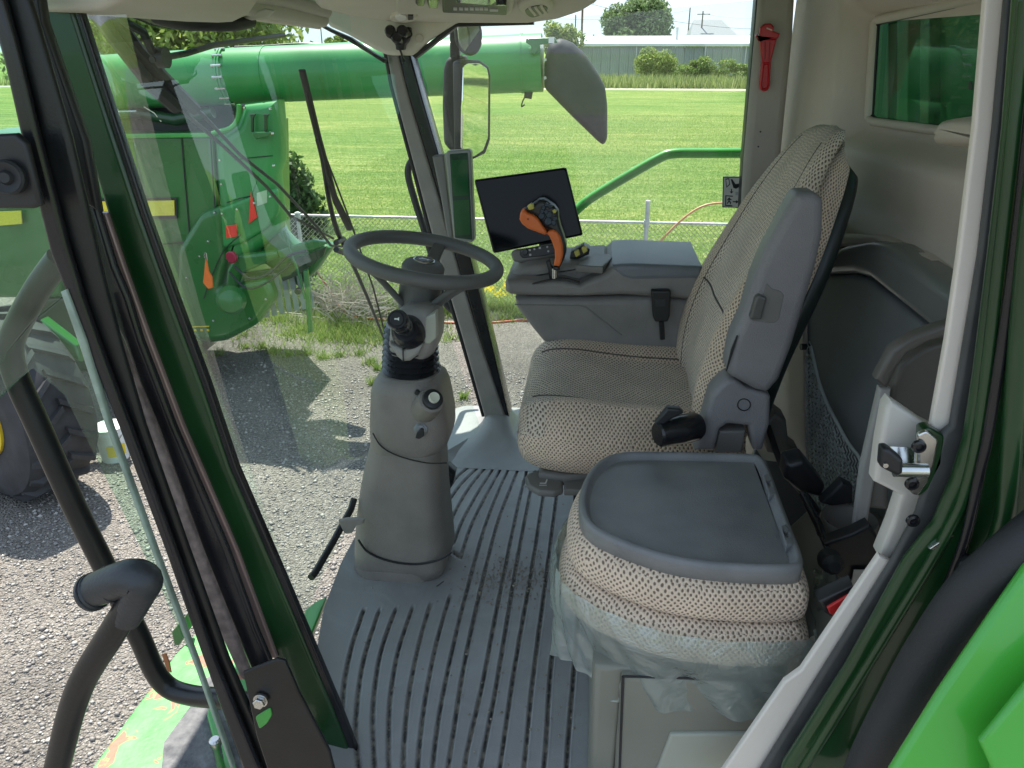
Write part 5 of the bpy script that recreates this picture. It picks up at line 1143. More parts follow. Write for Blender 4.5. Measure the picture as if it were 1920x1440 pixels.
cu.data.materials.append(fab_b)
for p in cu.data.polygons:
    e = abs((p.center.y+os_.location.y)-1.808)/.258
    if e > .62 and p.center.x+os_.location.x > -.09+.05*(1-e): p.material_index = 1
    if p.normal.z < .35 : p.material_index = 1
# piping seam between centre and bolster
for s in (-1, 1):
    L_ = []
    for p, q in list(zip(xs, xs2))[9:]:
        y_ = (p.y+p.z)/2+s*(p.z-p.y)/2*.62; L_.append(Vector((p.x, y_, q.x+q.z*math.exp(-((.62-.80)/.16)**2)-.003)))
    tube('piping', L_, .003, M('piping_dark', (.10, .085, .075), .9) if s < 0 else bpy.data.materials['piping_dark'], cu, seg=6)
zslab('seat_pan', [(1010, 885), (1060, 892), (1330, 850), (1340, 700), (1080, 690), (1020, 780)], .345, .03, .01, plastic_d, os_)
zslab('adjust_lever', [(984, 893), (990, 886), (1010, 880), (1055, 880), (1056, 916), (1040, 921), (1010, 919), (990, 908)], .33, .018, .006, plastic_d, os_, cr=4)
zslab('adjust_lever', [(1058, 880), (1100, 880), (1100, 918), (1058, 918)], .33, .018, .006, plastic_d, os_)
iz = .3312
def icon(name, L, par, z=iz, mat=white): V = [Z(a, b, z) for a, b in L]; return mk(name, V, [tuple(range(len(L)))], mat, par, smooth=False)
sym = M('symbol_print', (.7, .7, .68), .5, var=0)
icon('seat_symbol', [(1012, 905), (1022, 905), (1025, 898), (1027, 899), (1024, 907), (1012, 907)], os_, mat=sym)
icon('seat_symbol', [(1011, 909), (1025, 909), (1025, 910.5), (1011, 910.5)], os_, mat=sym)
zslab('suspension', [(1080, 800), (1330, 790), (1330, 700), (1090, 700)], .31, .26, .02, rubber, os_)
# backrest
BR = [(.44, .262, .225, .10), (.50, .258, .245, .115), (.58, .262, .252, .12), (.67, .282, .255, .118), (.76, .315, .250, .112), (.85, .352, .240, .105), (.93, .384, .218, .098), (1.00, .416, .186, .088), (1.05, .442, .152, .080), (1.082, .466, .125, .070), (1.098, .490, .10, .05), (1.10, .508, .08, .03)]
P1 = spl([Vector((a, b, c)) for a, b, c, d in BR], 4); P2 = spl([Vector((d, 0, 0)) for a, b, c, d in BR], 4)
BYC = 1.80; rings = []
for i, (p, q) in enumerate(zip(P1, P2)):
    z, x, hw = p; th = q.x; a = P1[min(i+1, len(P1)-1)]; b = P1[max(i-1, 0)]; tan = Vector((a.y-b.y, 0, a.x-b.x)).normalized(); nrm = Vector((-tan.z, 0, tan.x))
    ring = []
    n_ = 22
    for k in range(n_+1):
        s = -1+2*k/n_; e = abs(s); d = .0+.022*math.exp(-((e-.78)/.17)**2)*min(1, (1.05-z)/.3 if z < 1.05 else 0)-.035*max(0, (e-.80)/.2)**2+.004*math.exp(-(s/.25)**2)
        ring.append(Vector((x, BYC+s*hw, z))+nrm*d)
    for s, dd in ((1.02, .06), (1.03, .5), (1.0, .85), (.9, 1), (-.9, 1), (-1.0, .85), (-1.03, .5), (-1.02, .06)):
        ring.append(Vector((x, BYC+s*hw, z))-nrm*(th*dd+.02*(1-dd)))
    rings.append(ring)
br_ = loft('backrest', rings, fab, os_, sharp=180); 
me = br_.data; ul = me.uv_layers.new(name='UVMap').data; mm = len(rings[0]); W = [0]
for j in range(1, len(rings)): W.append(W[-1]+(rings[j][5]-rings[j-1][5]).length)
Uu = [0]; mid = rings[14]
for i in range(mm): Uu.append(Uu[-1]+(mid[(i+1) % mm]-mid[i]).length)
me.materials.append(fab_b); me.materials.append(black); me.materials.append(fab_c)
for p in me.polygons:
    vi = list(p.vertices); ii = [v % mm for v in vi]; wrap = 0 in ii and mm-1 in ii
    for li in p.loop_indices:
        v = me.loops[li].vertex_index; i = v % mm; j = v//mm; ul[li].uv = (Uu[mm] if wrap and i == 0 and len(vi) == 4 else Uu[i], W[j])
    mi = max(ii) if not wrap else mm-1
    if len(vi) == 4:
        if mi > 23: p.material_index = 1
        e = abs(-1+2*(min(ii)+.5)/22) if mi <= 22 else 9
        if mi <= 22 and e > .60 and sum(v//mm for v in vi)/4 < 24: p.material_index = 1
        if mi <= 22 and e <= .6: p.material_index = 0
pd_m = bpy.data.materials['piping_dark']
for k_ in (4, 18):
    tube('piping', [r_[k_]+(r_[k_]-Vector((r_[k_].x+.1, r_[k_].y, r_[k_].z)))*-.02 for r_ in rings[3:36]], .0028, pd_m, br_, seg=6)
tube('piping', [rings[14][k_]+Vector((-.001, 0, .0)) for k_ in range(4, 19)], .0022, pd_m, br_, seg=6)
# dark back shell
rings = []
for i, (p, q) in enumerate(zip(P1, P2)):
    z, x, hw = p; th = q.x; a = P1[min(i+1, len(P1)-1)]; b = P1[max(i-1, 0)]; tan = Vector((a.y-b.y, 0, a.x-b.x)).normalized(); nrm = Vector((-tan.z, 0, tan.x))
    c = Vector((x, BYC, z))-nrm*(th+.002); rings.append(rr(c, (0, 1, 0), nrm, hw*2-.004, .042, .018, 4))
loft('back_shell', rings[4:-2], M('back_shell_plastic', (.012, .020, .018), .35), os_)
# folded armrest slab (near side)
am = M('armrest_plastic', (.225, .215, .22), .45, var=.10, vscale=12, bump=.6, bscale=420)
ar = slabY('armrest', [(1495, 362), (1528, 361), (1546, 374), (1545, 440), (1532, 500), (1508, 580), (1487, 650), (1462, 715), (1440, 740), (1415, 733), (1367, 706), (1362, 692), (1372, 640), (1395, 590), (1415, 520), (1436, 470), (1468, 410)], 1.45, .075, .018, am, os_, cr=8, seg=4)
slabY('armrest_latch_recess', [(1437, 530), (1448, 542), (1462, 545), (1470, 552), (1460, 600), (1452, 606), (1412, 603), (1408, 598), (1430, 560)], 1.4485, .01, .001, plastic_d, ar, cr=5)
slabY('armrest_latch', [(1417, 558), (1424, 553), (1438, 560), (1428, 600), (1408, 600), (1406, 596)], 1.438, .02, .004, M('latch_plastic', (.10, .098, .092), .3), ar, cr=2)
slabY('armrest_slot', [(1381, 630), (1384, 630), (1375, 660), (1363, 697), (1361, 696), (1371, 655)], 1.4485, .004, .0005, black, ar)
slabY('hinge_bracket', [(1334, 742), (1352, 722), (1366, 712), (1380, 712), (1400, 728), (1438, 738), (1446, 745), (1444, 795), (1430, 846), (1412, 846), (1404, 800), (1365, 796), (1350, 806), (1340, 846), (1300, 846), (1318, 800)], 1.47, .07, .010, am, os_, cr=5)
tube('pivot_ring', [Y(1395+12*math.cos(t), 759+11*math.sin(t), 1.468) for t in [i*math.pi/9 for i in range(18)]], .0011, black, os_, closed=True, seg=6)
slabY('bracket_inner', [(1348, 808), (1398, 808), (1392, 850), (1338, 850)], 1.485, .04, .005, plastic_d, os_)
# cylinder handle tool
V, F = lathe(Y(1232, 815, 1.42), (Y(1300, 800, 1.46)-Y(1232, 815, 1.42)), [(0, .022), (.004, .026), (.05, .03), (.09, .03), (.10, .025)], 24); mk('lumbar_knob', V, F, rubgloss, os_)
slabY('knob_fin', [(1228, 795), (1240, 780), (1252, 766), (1275, 768), (1282, 775), (1262, 785), (1240, 800)], 1.42, .02, .004, black, os_)
# ================================================================== ARMREST CONSOLE
ac = thing('control_console', 'grey right-hand control console reaching forward beside the seat', 'console', Y(1130, 560, 2.1))
CYf = 1.99; cf = lambda L: [(900+a/3, 300+b/3) for a, b in L]
conm = M('console_plastic', (.23, .218, .208), .45, var=.12, vscale=12, bump=.6, bscale=420)
slabY('upper_shell', cf([(138, 695), (150, 680), (230, 676), (330, 684), (400, 678), (470, 682), (560, 704), (690, 640), (745, 600), (850, 592), (1250, 610), (1250, 800), (800, 765), (560, 772), (260, 770), (170, 762), (140, 745)]), CYf, .30, .022, conm, ac, seg=4)
slabY('lower_tub', cf([(195, 780), (260, 774), (560, 776), (1000, 770), (1200, 790), (1200, 1130), (1100, 1120), (900, 1090), (640, 1050), (430, 1045), (375, 1042), (350, 1020), (300, 960), (205, 835)]), CYf+.018, .24, .02, conm, ac, seg=4)
slabY('panel_groove', cf([(196, 812), (560, 816), (600, 826), (800, 985), (795, 988), (592, 832), (556, 821), (196, 817)]), CYf+.0165, .006, .001, plastic_d, ac)
slabY('lid', cf([(745, 592), (850, 586), (1250, 602), (1250, 676), (850, 682), (800, 666), (762, 632)]), CYf-.003, .30, .014, M('console_lid', (.17, .185, .21), .38, var=.12, vscale=10, bump=.3, bscale=900), ac, seg=4)  # blue of the reflected sky mixed into the lid colour
slabY('front_cowl', cf([(160, 668), (200, 625), (260, 600), (390, 585), (480, 590), (700, 575), (720, 590), (660, 650), (560, 700), (400, 690), (180, 690)]), CYf+.06, .22, .02, conm, ac)
tube('lever_slot', [Y(a, b, CYf+.004) for a, b in cf([(285, 702), (340, 686), (400, 674), (450, 669), (500, 672), (560, 690)])], .003, black, ac, sm=4, seg=6)
zslab('top_pad', [(1080, 497), (1100, 480), (1140, 475), (1150, 482), (1130, 500)], .735, .02, .004, plastic_d, ac)
for (a, b) in ((1076, 473), (1090, 466)):
    slabY('yellow_switch', [(a, b), (a+9, b-4), (a+12, b+5), (a+4, b+10)], 2.08, .02, .003, yelpaint, ac, cr=1)
slabY('switch_base', [(1068, 486), (1070, 474), (1095, 462), (1106, 468), (1104, 478), (1085, 486)], 2.09, .06, .006, black, ac)
# mic / radio holder
mc = thing('hand_microphone', 'black handheld item clipped on the console side with its cord', 'microphone', Y(1239, 575, 1.97))
slabY('body', cf([(962, 735), (1068, 735), (1076, 750), (1068, 880), (1056, 912), (985, 912), (972, 880)]), 1.965, .025, .005, black, mc, cr=3)
slabY('grille', cf([(985, 782), (1045, 782), (1042, 825), (988, 825)]), 1.9635, .004, .001, M('grille_dark', (.03, .032, .035), .6), mc)
tube('cord', [Y(1240, 603, 1.975), Y(1241, 615, 1.975), Y(1242, 635, 1.98)], .007, black, mc, seg=12)
# monitor
mo = thing('touch_monitor', 'large black switched-off touch screen tilted above the console', 'monitor', Y(990, 395, 2.16))
slabP('screen', [(890, 338), (1061, 315), (1092, 440), (926, 474)], Y(990, 395, 2.16), (-.05, 1, -.15), .028, .004, screen, mo, cr=5)
slabP('bezel', [(888.5, 337), (1062, 313.5), (1093.5, 441), (925, 475.5)], Y(990, 395, 2.163), (-.05, 1, -.15), .024, .004, black, mo, cr=5)
slabP('mount_arm', [(1010, 455), (1045, 450), (1035, 500), (1010, 505)], Y(1020, 480, 2.20), (0, 1, 0), .03, .01, black, mo)
kb = thing('control_keypad', 'black button strip mounted under the touch screen', 'keypad', Y(1000, 470, 2.12))
slabP('housing', [(957, 475), (964, 468), (990, 465), (1040, 455), (1056, 455), (1058, 478), (1020, 486), (975, 493), (962, 490)], Y(1000, 472, 2.12), (0, 1, -.2), .035, .008, plastic_d, kb, cr=4)
slabP('face', [(975, 469), (1040, 458), (1056, 457), (1057, 472), (1020, 480), (980, 484), (974, 478)], Y(1000, 472, 2.1165), (0, 1, -.2), .01, .002, black, kb, cr=3)
for i, (a, b) in enumerate([(984, 470), (993, 469), (1002, 467), (1012, 465), (1026, 463), (994, 478), (1028, 471)]):
    slabP('key_symbol', [(a-2, b-2), (a+2, b-2.4), (a+2.2, b+1.8), (a-1.8, b+2)] if i % 2 else [(a, b-2.5), (a+2.5, b), (a, b+2.5), (a-2.5, b)], Y(1000, 472, 2.1145), (0, 1, -.2), .002, .0003, bpy.data.materials['button_print'], kb, cr=1)
V, F = lathe(Y(984, 472, 2.118), (0, -1, .2), [(0, .010), (.006, .010), (.008, .008)], 20); mk('dial', V, F, rubgloss, kb)
# joystick
jy = thing('joystick', 'orange and black multifunction hydro handle with yellow buttons', 'joystick', Y(1043, 520, 2.03))
jf = lambda L: [(860+a*360/1920, 300+b*260/1387) for a, b in L]
slabY('grip_shell', jf([(640, 500), (700, 470), (760, 430), (800, 402), (850, 398), (900, 425), (960, 470), (995, 520), (1000, 600), (1020, 680), (1050, 760), (1075, 850), (1075, 930), (1050, 1010), (1015, 1075), (950, 1070), (1000, 960), (1020, 860), (990, 740), (920, 700), (850, 680), (790, 590), (700, 530)]), 1.985, .05, .012, M('joystick_black', (.02, .022, .023), .4), jy, seg=4)
slabY('orange_head', jf([(612, 545), (622, 515), (650, 500), (690, 535), (745, 552), (790, 590), (830, 650), (870, 705), (890, 745), (855, 752), (780, 725), (690, 690), (632, 645), (606, 600)]), 1.975, .045, .007, orange, jy, seg=4)
slabY('orange_grip', jf([(870, 735), (905, 710), (945, 700), (985, 722), (1020, 775), (1042, 860), (1045, 950), (1030, 1020), (1005, 1072), (948, 1062), (962, 980), (958, 900), (930, 820), (905, 765)]), 1.975, .05, .007, orange, jy, seg=4)
slabY('grip_base', jf([(945, 1062), (1012, 1072), (1008, 1110), (945, 1105)]), 1.98, .04, .006, black, jy)
V, F = tubeg([Y(1040, 503, 2.0), Y(1040, 524, 2.0)], .008, 14); mk('stem', V, F, steel, jy)
slabY('stem_boot', jf([(870, 1030), (910, 1000), (930, 1060), (990, 1110), (985, 1190), (905, 1195), (895, 1110)]), 2.005, .03, .005, black, jy)
slabY('yellow_button', jf([(682, 465), (725, 436), (748, 450), (755, 490), (715, 505), (700, 500)]), 1.972, .02, .005, yelpaint, jy, cr=1)
slabY('yellow_button', jf([(935, 510), (955, 495), (978, 510), (975, 530), (950, 538)]), 1.978, .02, .003, yelpaint, jy, cr=1)
for (a, b, r) in ((880, 450, .006), (915, 465, .006), (850, 480, .006), (835, 515, .006), (830, 560, .009), (905, 550, .009), (960, 590, .006), (895, 615, .011), (950, 630, .007), (875, 520, .006)):
    p = jf([(a, b)])[0]; V, F = lathe(Y(p[0], p[1], 1.987), (0, -1, .3), [(0, r), (.004, r), (.006, r*.8)], 14); mk('round_button', V, F, M('button_blue_black', (.015, .03, .04), .25) if 'button_blue_black' not in bpy.data.materials else bpy.data.materials['button_blue_black'], jy)
p = jf([(693, 592)])[0]; V, F = cylg(Y(p[0], p[1], 1.974), (0, 1, 0), .0025, .004, 10); mk('grip_hole', V, F, M('grip_dark_red', (.25, .02, .01), .5), jy)
# pillar display
dp = thing('corner_display', 'slim upright two-section display on the far front pillar', 'display', Y(862, 370, 2.26))
slabP('housing', [(834, 290), (838, 283), (878, 280), (882, 284), (889, 448), (885, 455), (855, 452), (850, 446)], Y(862, 370, 2.24), (.1, 1, 0), .03, .006, M('display_frame', (.25, .26, .25), .35), dp, cr=3)
slabP('screen', [(843, 289), (877, 286), (885, 450), (853, 446)], Y(862, 370, 2.2385), (.1, 1, 0), .004, .001, M('display_bezel', (.012, .05, .03), .12), dp, cr=2)
for L_ in ([(846, 300), (877, 299), (879, 366), (849, 368)], [(849, 376), (880, 374), (882, 440), (853, 442)]): slabP('display_panel', L_, Y(862, 370, 2.237), (.1, 1, 0), .002, .0003, scrgreen, dp)
slabP('mount', [(810, 294), (832, 290), (850, 446), (846, 460), (838, 440), (826, 370)], Y(830, 370, 2.30), (0, 1, 0), .05, .006, M('display_mount_plastic', (.20, .195, .185), .45), dp)
# escape sign decal
es = thing('escape_sign', 'white pictogram decal with hammer and running figure on the side window', 'sign', Y(1372, 360, 2.43))
slabY('plate', [(1356, 331), (1388, 331), (1387, 390), (1354, 388)], 2.432, .003, .0006, white, es, cr=2)
def ic(L, y=2.4312): V = [Y(a, b, y) for a, b in L]; return V
def dec(name, L, y=2.4308): mk(name, ic(L, y), [tuple(range(len(L)))], black, es, smooth=False)
for L_ in ([(1355.5, 331.5), (1388, 331.5), (1388, 333), (1355.5, 333)], [(1354.5, 387), (1387, 388.5), (1387, 390), (1354.5, 388.5)], [(1355.5, 331), (1357, 331), (1356, 389), (1354.5, 389)], [(1386.5, 331), (1388, 331), (1387.5, 390), (1386, 390)]): dec('border', L_)
dec('hammer_symbol', [(1370, 336), (1373, 336), (1379, 345), (1387, 344), (1387, 350), (1380, 354), (1375, 352)], 2.4306); dec('window_symbol', [(1360, 335), (1367, 334), (1369, 346), (1362, 352)][:4])
mk('window_symbol_inner', ic([(1361.5, 337), (1366, 336), (1367.5, 345), (1363, 349)], 2.4300), [(0, 1, 2, 3)], white, es, smooth=False)
dec('arrow_symbol', [(1370.5, 354), (1372.5, 354), (1372.5, 359), (1375, 359), (1371.5, 363), (1368, 359), (1370.5, 359)])
dec('door_symbol', [(1360, 366), (1374, 367), (1374, 369), (1362, 368), (1361.5, 384), (1373, 385), (1373, 387), (1359.5, 386)])
dec('runner_symbol', [(1366, 371), (1368, 370), (1369, 372), (1372, 374), (1371, 375.5), (1368.5, 374.5), (1368, 377), (1371, 379), (1370, 383), (1368.5, 383), (1369, 380), (1366.5, 379), (1364, 382.5), (1362.5, 381.5), (1365.5, 377), (1366, 374), (1364, 376), (1363, 375)])
dec('arrow_symbol', [(1374, 377), (1380, 377.5), (1380, 375), (1384.5, 378.5), (1380, 382), (1380, 379.5), (1374, 379)])
slabY('grey_square', [(1379, 360), (1384, 360), (1384, 366), (1379, 366)], 2.4305, .001, .0002, galv, es)
slabY('catch', [(1389, 325), (1397, 318), (1400, 322), (1398, 390), (1388, 390)], 2.40, .03, .004, pm, rp)
# ================================================================== INSTRUCTOR SEAT
isx = thing('passenger_seat', 'folded passenger seat, its backrest forming a grey plastic tray', 'folding seat', (.25, 1.15, 0))
TZ = .525
tray_px = [(1086, 935), (1092, 905), (1105, 880), (1130, 857), (1172, 845), (1280, 845), (1400, 848), (1428, 854), (1443, 874), (1462, 925), (1485, 985), (1503, 1030), (1506, 1050), (1492, 1062), (1400, 1062), (1280, 1050), (1190, 1025), (1120, 995), (1092, 968)]
p2 = spl(tray_px, 5, True)
trm = M('tray_plastic', (.165, .168, .172), .30, col2=(.225, .226, .225), vscale=13, bump=.4, bscale=500)
TQ = [Vector((q.x, q.y)) for q in [Z(p.x, p.y, TZ) for p in p2]]
fl_ = offset2(TQ, .012); tr_ = puff('tray', [Vector((q.x, q.y, TZ-.0125)) for q in fl_], (0, 0, -1), .03, .002, trm, isx)
V = []; F = []; RG = [(.012, -.040), (.0, -.034), (-.001, -.010), (.0015, -.003), (.006, 0), (.010, -.0005), (.013, -.004), (.016, -.011), (.021, -.0132)]
for a_, z_ in RG: V += [Vector((q.x, q.y, TZ+z_)) for q in offset2(TQ, a_)]
for j_ in range(len(RG)-1):
    for i_ in range(len(TQ)): a = j_*len(TQ)+i_; b = j_*len(TQ)+(i_+1) % len(TQ); F.append((a, b, b+len(TQ), a+len(TQ)))
mk('tray_rim', V, F, trm, isx, sharp=80)
for (a, b) in ((1430, 890), (1462, 985)):
    zslab('pen_notch', [(a, b), (a+12, b-4), (a+18, b+8), (a+8, b+14), (a+14, b+22), (a+22, b+20), (a+26, b+34), (a+12, b+38)], TZ+.0015, .016, .003, trm, tr_, cr=2)
def grow(L, f, dx=0, dy=0):
    c = Vector((1290, 955)); return [c+(p-c)*f+Vector((dx, dy)) for p in L]
def cushion2(name, z, th, g, mat, r=None):
    Q = [Z(p.x, p.y, TZ) for p in p2]; c = sum(Q, Vector())/len(Q); O2 = []
    for q in Q: d = (q-c); d.z = 0; O2.append(Vector((c.x, c.y, 0))+d+d.normalized()*g+Vector((0, 0, z)))
    return puff(name, O2, (0, 0, -1), th, r or th*.49, mat, isx, seg=6)
o = cushion2('back_cushion', TZ-.028, .082, .020, fab_b, .036); boxuv(o.data)
o = cushion2('seat_cushion', TZ-.105, .085, .032, fab_b, .038); boxuv(o.data)
# base box
bxm = M('seat_box_plastic', (.20, .20, .165), .38, var=.08, bump=.2, bscale=900)
fy = .985
def fbx(name, L, y, th, r, mat, **k): return slabY(name, L, y, th, r, mat, isx, **k)
bfz = Y(1160, 1270, fy).z
fbx('base_front', [(1166, 1268), (1300, 1273), (1470, 1280), (1476, 1245), (1520, 1225), (1540, 1500), (1150, 1500), (1155, 1400)], fy, .10, .01, bxm)
fbx('base_top_lip', [(1112, 1246), (1166, 1250), (1300, 1262), (1400, 1258), (1476, 1240), (1470, 1272), (1400, 1272), (1300, 1270), (1168, 1264), (1150, 1500), (1100, 1500)], fy+.012, .50, .014, bxm)
fbx('base_side', [(1476, 1225), (1540, 1200), (1600, 1150), (1620, 1500), (1476, 1500)], fy+.03, .30, .01, bxm)
fbx('lower_panel', [(1257, 1377), (1420, 1376), (1500, 1500), (1210, 1500)], fy-.006, .03, .004, M('pale_panel', (.36, .37, .31), .45, var=.05), cr=4)
tube('box_seam', [Y(1160, 1500, fy-.001), Y(1164, 1380, fy-.001), Y(1168, 1268, fy-.001)], .0022, black, isx, seg=6)
tube('box_seam', [Y(1168, 1268, fy-.001), Y(1300, 1272, fy-.001), Y(1468, 1279, fy-.001)], .0022, black, isx, seg=6)
zslab('seat_rail', [(1070, 1040), (1080, 1020), (1150, 1020), (1150, 1200), (1090, 1060)], .10, .10, .02, plastic_d, isx)
# plastic film draped round the seat cushion
pf_ = thing('plastic_film', 'clear protective plastic bag hanging off the passenger seat cushion', 'plastic film', Z(1280, 1150, .42))
Q = [Z(p.x, p.y, TZ) for p in p2]; c = sum(Q, Vector())/len(Q)
sel = [i for i, p in enumerate(p2)]
m = len(Q); ring0 = []
def dirn(i): d = Q[i % m]-c; d.z = 0; return d.normalized()
order = sorted(range(m), key=lambda i: 0)
# start at right rear going round front: choose indices whose px lies left or near side
idxs = [i for i in range(m) if (p2[i].y > 905 or p2[i].x < 1120)]
# make the run contiguous
k0 = max(range(len(idxs)), key=lambda j: (idxs[j]-idxs[j-1]) % m) if len(idxs) < m else 0
run = idxs[k0:]+idxs[:k0]
rows_ = 16; V = []; F = []
dense = []
for a_i in range(len(run)-1):
    for s in range(4): dense.append((run[a_i], run[a_i+1], s/4))
dense.append((run[-1], run[-1], 0))
nd = len(dense)
for j in range(rows_):
    f = j/(rows_-1)
    for q, (a, b, s) in enumerate(dense):
        base_ = Q[a].lerp(Q[b], s); d = dirn(a).lerp(dirn(b), s).normalized()
        u_ = q/nd
        hang = .035+.050*math.exp(-((u_-.80)/.10)**2)+.045*math.exp(-((u_-.56)/.20)**2)+.02*math.exp(-((u_-.25)/.2)**2)
        z = TZ-.108-.006-f*(hang+.085)
        if f < .5: out = .034+.010*math.sin(f*2*math.pi)
        else: out = .034-.004*(f-.5)
        out += (f**1.2)*(.010*math.sin(u_*38)+.007*math.sin(u_*85+f*5)+.004*math.sin(u_*170+f*13))+.0015*math.sin(u_*120+f*22)
        V.append(Vector((base_.x, base_.y, 0))+d*(out+.004)+Vector((0, 0, z)))
for j in range(rows_-1):
    for i in range(nd-1): a = j*nd+i; F.append((a, a+1, a+1+nd, a+nd))
mk('sheet', V, F, film, pf_, sharp=60)
# crumpled corner near the buckle
V = []; F = []; n_ = 12
for j in range(n_):
    for i in range(n_):
        p = Y(1525+i*6, 1065+j*9+i*2, 1.10+.03*math.sin(i*1.3+j)+.02*math.sin(j*2.1)); V.append(p)
for j in range(n_-1):
    for i in range(n_-1): a = j*n_+i; F.append((a, a+1, a+1+n_, a+n_))
mk('crumpled_corner', V, F, film, pf_, sharp=25)
# ================================================================== OUTSIDE ITEMS OF OUR MACHINE
MY = 2.95
mi = thing('side_mirror', 'tall black rear-view mirror outside the far front corner', 'mirror', Y(870, 200, MY))
mn = Vector((-.80, .55, .03)).normalized(); mp = Y(890, 200, MY)
def msl(name, L, off, th, r, mat, **k): return slabP(name, L, mp+mn*off, mn, th, r, mat, mi, **k)
slabY('arm_cover', [(830, 130), (835, 112), (845, 105), (872, 104), (872, 283), (845, 285), (831, 270), (828, 200)], MY+.02, .08, .02, rubber, mi, cr=6)
slabY('arm', [(842, 50), (858, 46), (862, 108), (843, 112)], MY+.03, .04, .01, black, mi)
msl('housing', [(866, 118), (874, 112), (902, 113), (918, 124), (922, 140), (921, 262), (912, 288), (890, 299), (882, 297), (868, 284)], 0, .05, .01, black, cr=3)
mirm = bpy.data.materials.new('mirror_glass'); mirm.use_nodes = True; b = mirm.node_tree.nodes['Principled BSDF']; b.inputs['Metallic'].default_value = 1; b.inputs['Roughness'].default_value = .02; b.inputs['Base Color'].default_value = (.85, .88, .88, 1)
msl('mirror_pane', [(869, 124), (876, 119), (900, 119), (913, 128), (916, 142), (915, 258), (906, 282), (888, 294), (880, 290), (867, 278)], -.002, .01, .001, mirm, cr=3)
rm = thing('round_mirror', 'small round convex mirror above the tall rear-view mirror', 'mirror', Y(878, 75, MY))
mp2 = Y(878, 75, MY)
slabP('housing', [(852, 50), (858, 40), (900, 40), (905, 60), (904, 85), (896, 100), (882, 106), (866, 98), (855, 80)], mp2, (-.3, 1, 0), .04, .008, black, rm, cr=6)
slabP('mirror_pane', [(858, 50), (864, 46), (897, 46), (900, 60), (899, 82), (892, 95), (880, 101), (868, 94), (860, 78)], mp2-Vector((0, .003, 0)), (-.5, 1, .15), .01, .001, mirm, rm, cr=6)
# green hand rail outside far window
gr_ = thing('outer_handrail', 'green tubular handrail outside the far side window', 'handrail', Y(1250, 290, 3.0))
tube('tube', [Y(1062, 430, 3.0), Y(1072, 405, 3.0), Y(1092, 384, 3.0), Y(1120, 364, 3.0), Y(1180, 328, 3.0), Y(1235, 297, 3.0), Y(1262, 288, 3.0), Y(1320, 287, 3.0), Y(1420, 287, 3.0)], .018, green_l, gr_, sm=6, seg=16)
# black loop rail outside by the far pillar
lr = thing('outer_handrail', 'black bent grab rail outside beside the far front pillar', 'handrail', Y(790, 400, 2.75))
tube('tube', [Y(790, 290, 2.75), Y(772, 302, 2.75), Y(765, 325, 2.75), Y(776, 370, 2.75), Y(798, 440, 2.75), Y(815, 500, 2.75), Y(832, 560, 2.75), Y(845, 580, 2.75), Y(865, 588, 2.75)], .0125, rubber, lr, sm=6, seg=14)
# tyre seen behind the console
ft = thing('front_tyre', 'top of a black treaded tyre outside beyond the console', 'tyre', Y(1120, 490, 3.2))
tcn = Y(1118, 520, 3.1); axw = Vector((-.25, -.45, .85)).normalized(); P_ = lathe(tcn, axw, [(-.05, .03), (-.05, .10), (-.02, .128), (.02, .135), (.04, .128), (.05, .10), (.05, .06)], 40)
mk('carcass', P_[0], P_[1], tyre, ft)
u = axw.orthogonal().normalized(); v = axw.cross(u)
for k in range(30):
    t = 6.28*k/30; d = u*math.cos(t)+v*math.sin(t); tn = axw.cross(d); Mx = Matrix((tn, d, axw)).transposed(); V, F = boxg(tcn+d*.132, (.02, .012, .06), Mx); mk('tread_block', V, F, tyre, ft, smooth=False)
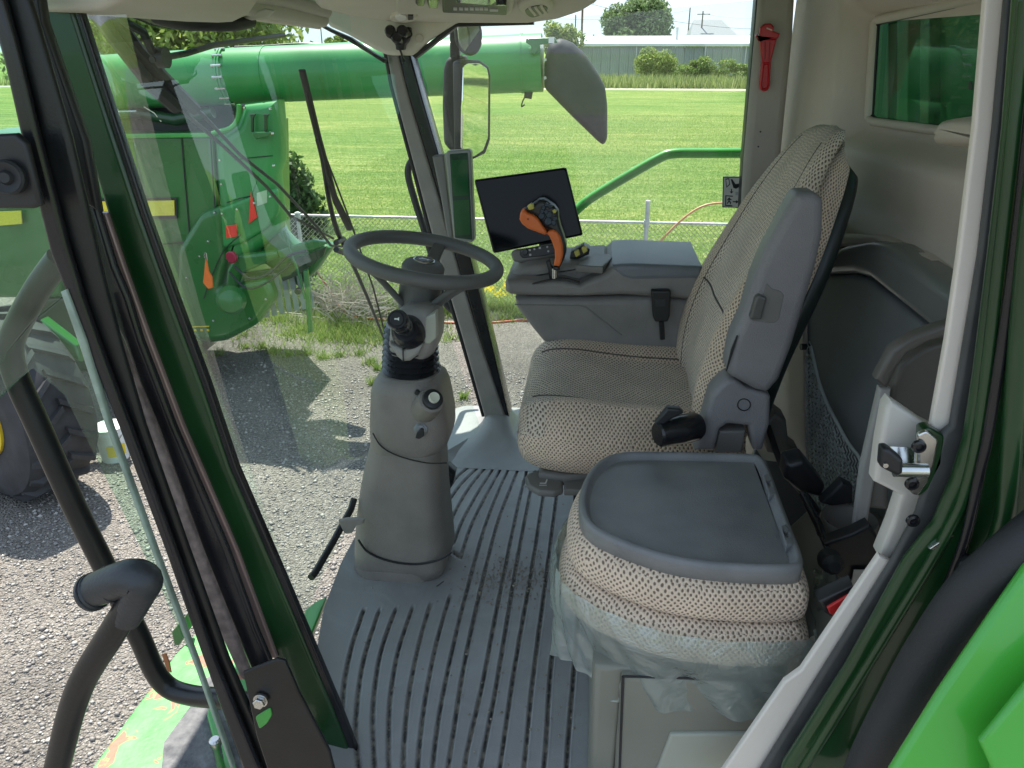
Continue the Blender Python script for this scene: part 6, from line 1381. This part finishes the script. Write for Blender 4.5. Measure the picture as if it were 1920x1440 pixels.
# wipers
WX = -.93
wp = thing('wiper', 'windshield wiper standing upright left of the steering wheel', 'wiper', X(640, 460, WX))
def wb(name, L, r, par, x=WX, mat=black, **k): return tube(name, [X(a, b, x) for a, b in L], r, mat, par, seg=8, **k)
wb('blade', [(566, 131), (596, 255), (630, 380), (655, 430)], .006, wp, sx=2.0); wb('blade_spine', [(568, 135), (585, 220), (612, 330), (662, 430), (700, 540), (728, 650)], .004, wp)
wb('arm', [(594, 262), (604, 300), (618, 380), (632, 432), (650, 470), (690, 560), (725, 648)], [.006, .007, .009, .010, .009, .007, .005], wp, sm=3)
wb('blade_spine', [(597, 258), (640, 370), (665, 437)], .0035, wp)
wb('pivot', [(630, 455), (643, 448), (655, 462), (648, 475), (630, 468)], .011, wp)
w2 = thing('wiper', 'long parallel wiper arms crossing the upper left windshield', 'wiper', X(400, 280, WX))
wb('arm', [(175, 10), (280, 150), (350, 215), (420, 275), (500, 350), (545, 405), (625, 447)], .005, w2, -1.0)
wb('arm', [(200, 10), (300, 145), (380, 215), (450, 290), (520, 345), (590, 420), (620, 460), (640, 462)], .005, w2, -.99)
wb('arm_sleeve', [(165, 5), (230, 90), (280, 155)], .016, w2, -1.0, rubber); wb('arm_sleeve', [(195, 5), (255, 90), (308, 148)], .016, w2, -.99, rubber)
wb('arm_sleeve', [(275, 150), (330, 200)], .018, w2, -1.0, rubber); wb('arm_sleeve', [(305, 145), (365, 205)], .016, w2, -.99, rubber)
w3 = thing('wiper', 'short wiper with its blade lying level across the top of the auger', 'wiper', X(300, 110, WX))
wb('blade', [(285, 112), (350, 100), (400, 85), (460, 76), (532, 66)], .007, w3, -.95); wb('arm', [(215, 25), (240, 45), (268, 60), (285, 95), (300, 108)], .009, w3, -.95, rubber)
V, F = cylg(X(296, 108, -.95), (1, 0, 0), .022, .02, 12); mk('joint', V, F, black, w3)
# dark rear plate of roof underside (left)
tb = thing('roof_hose', 'ribbed black hose bundle under the front edge of the roof', 'hose', Y(330, 25, 1.6))
tube('tube', [Y(230, 8, 1.5), Y(290, 30, 1.6), Y(350, 43, 1.7), Y(430, 46, 1.8), Y(470, 40, 1.9)], .014, rubber, tb, sm=6, seg=12)
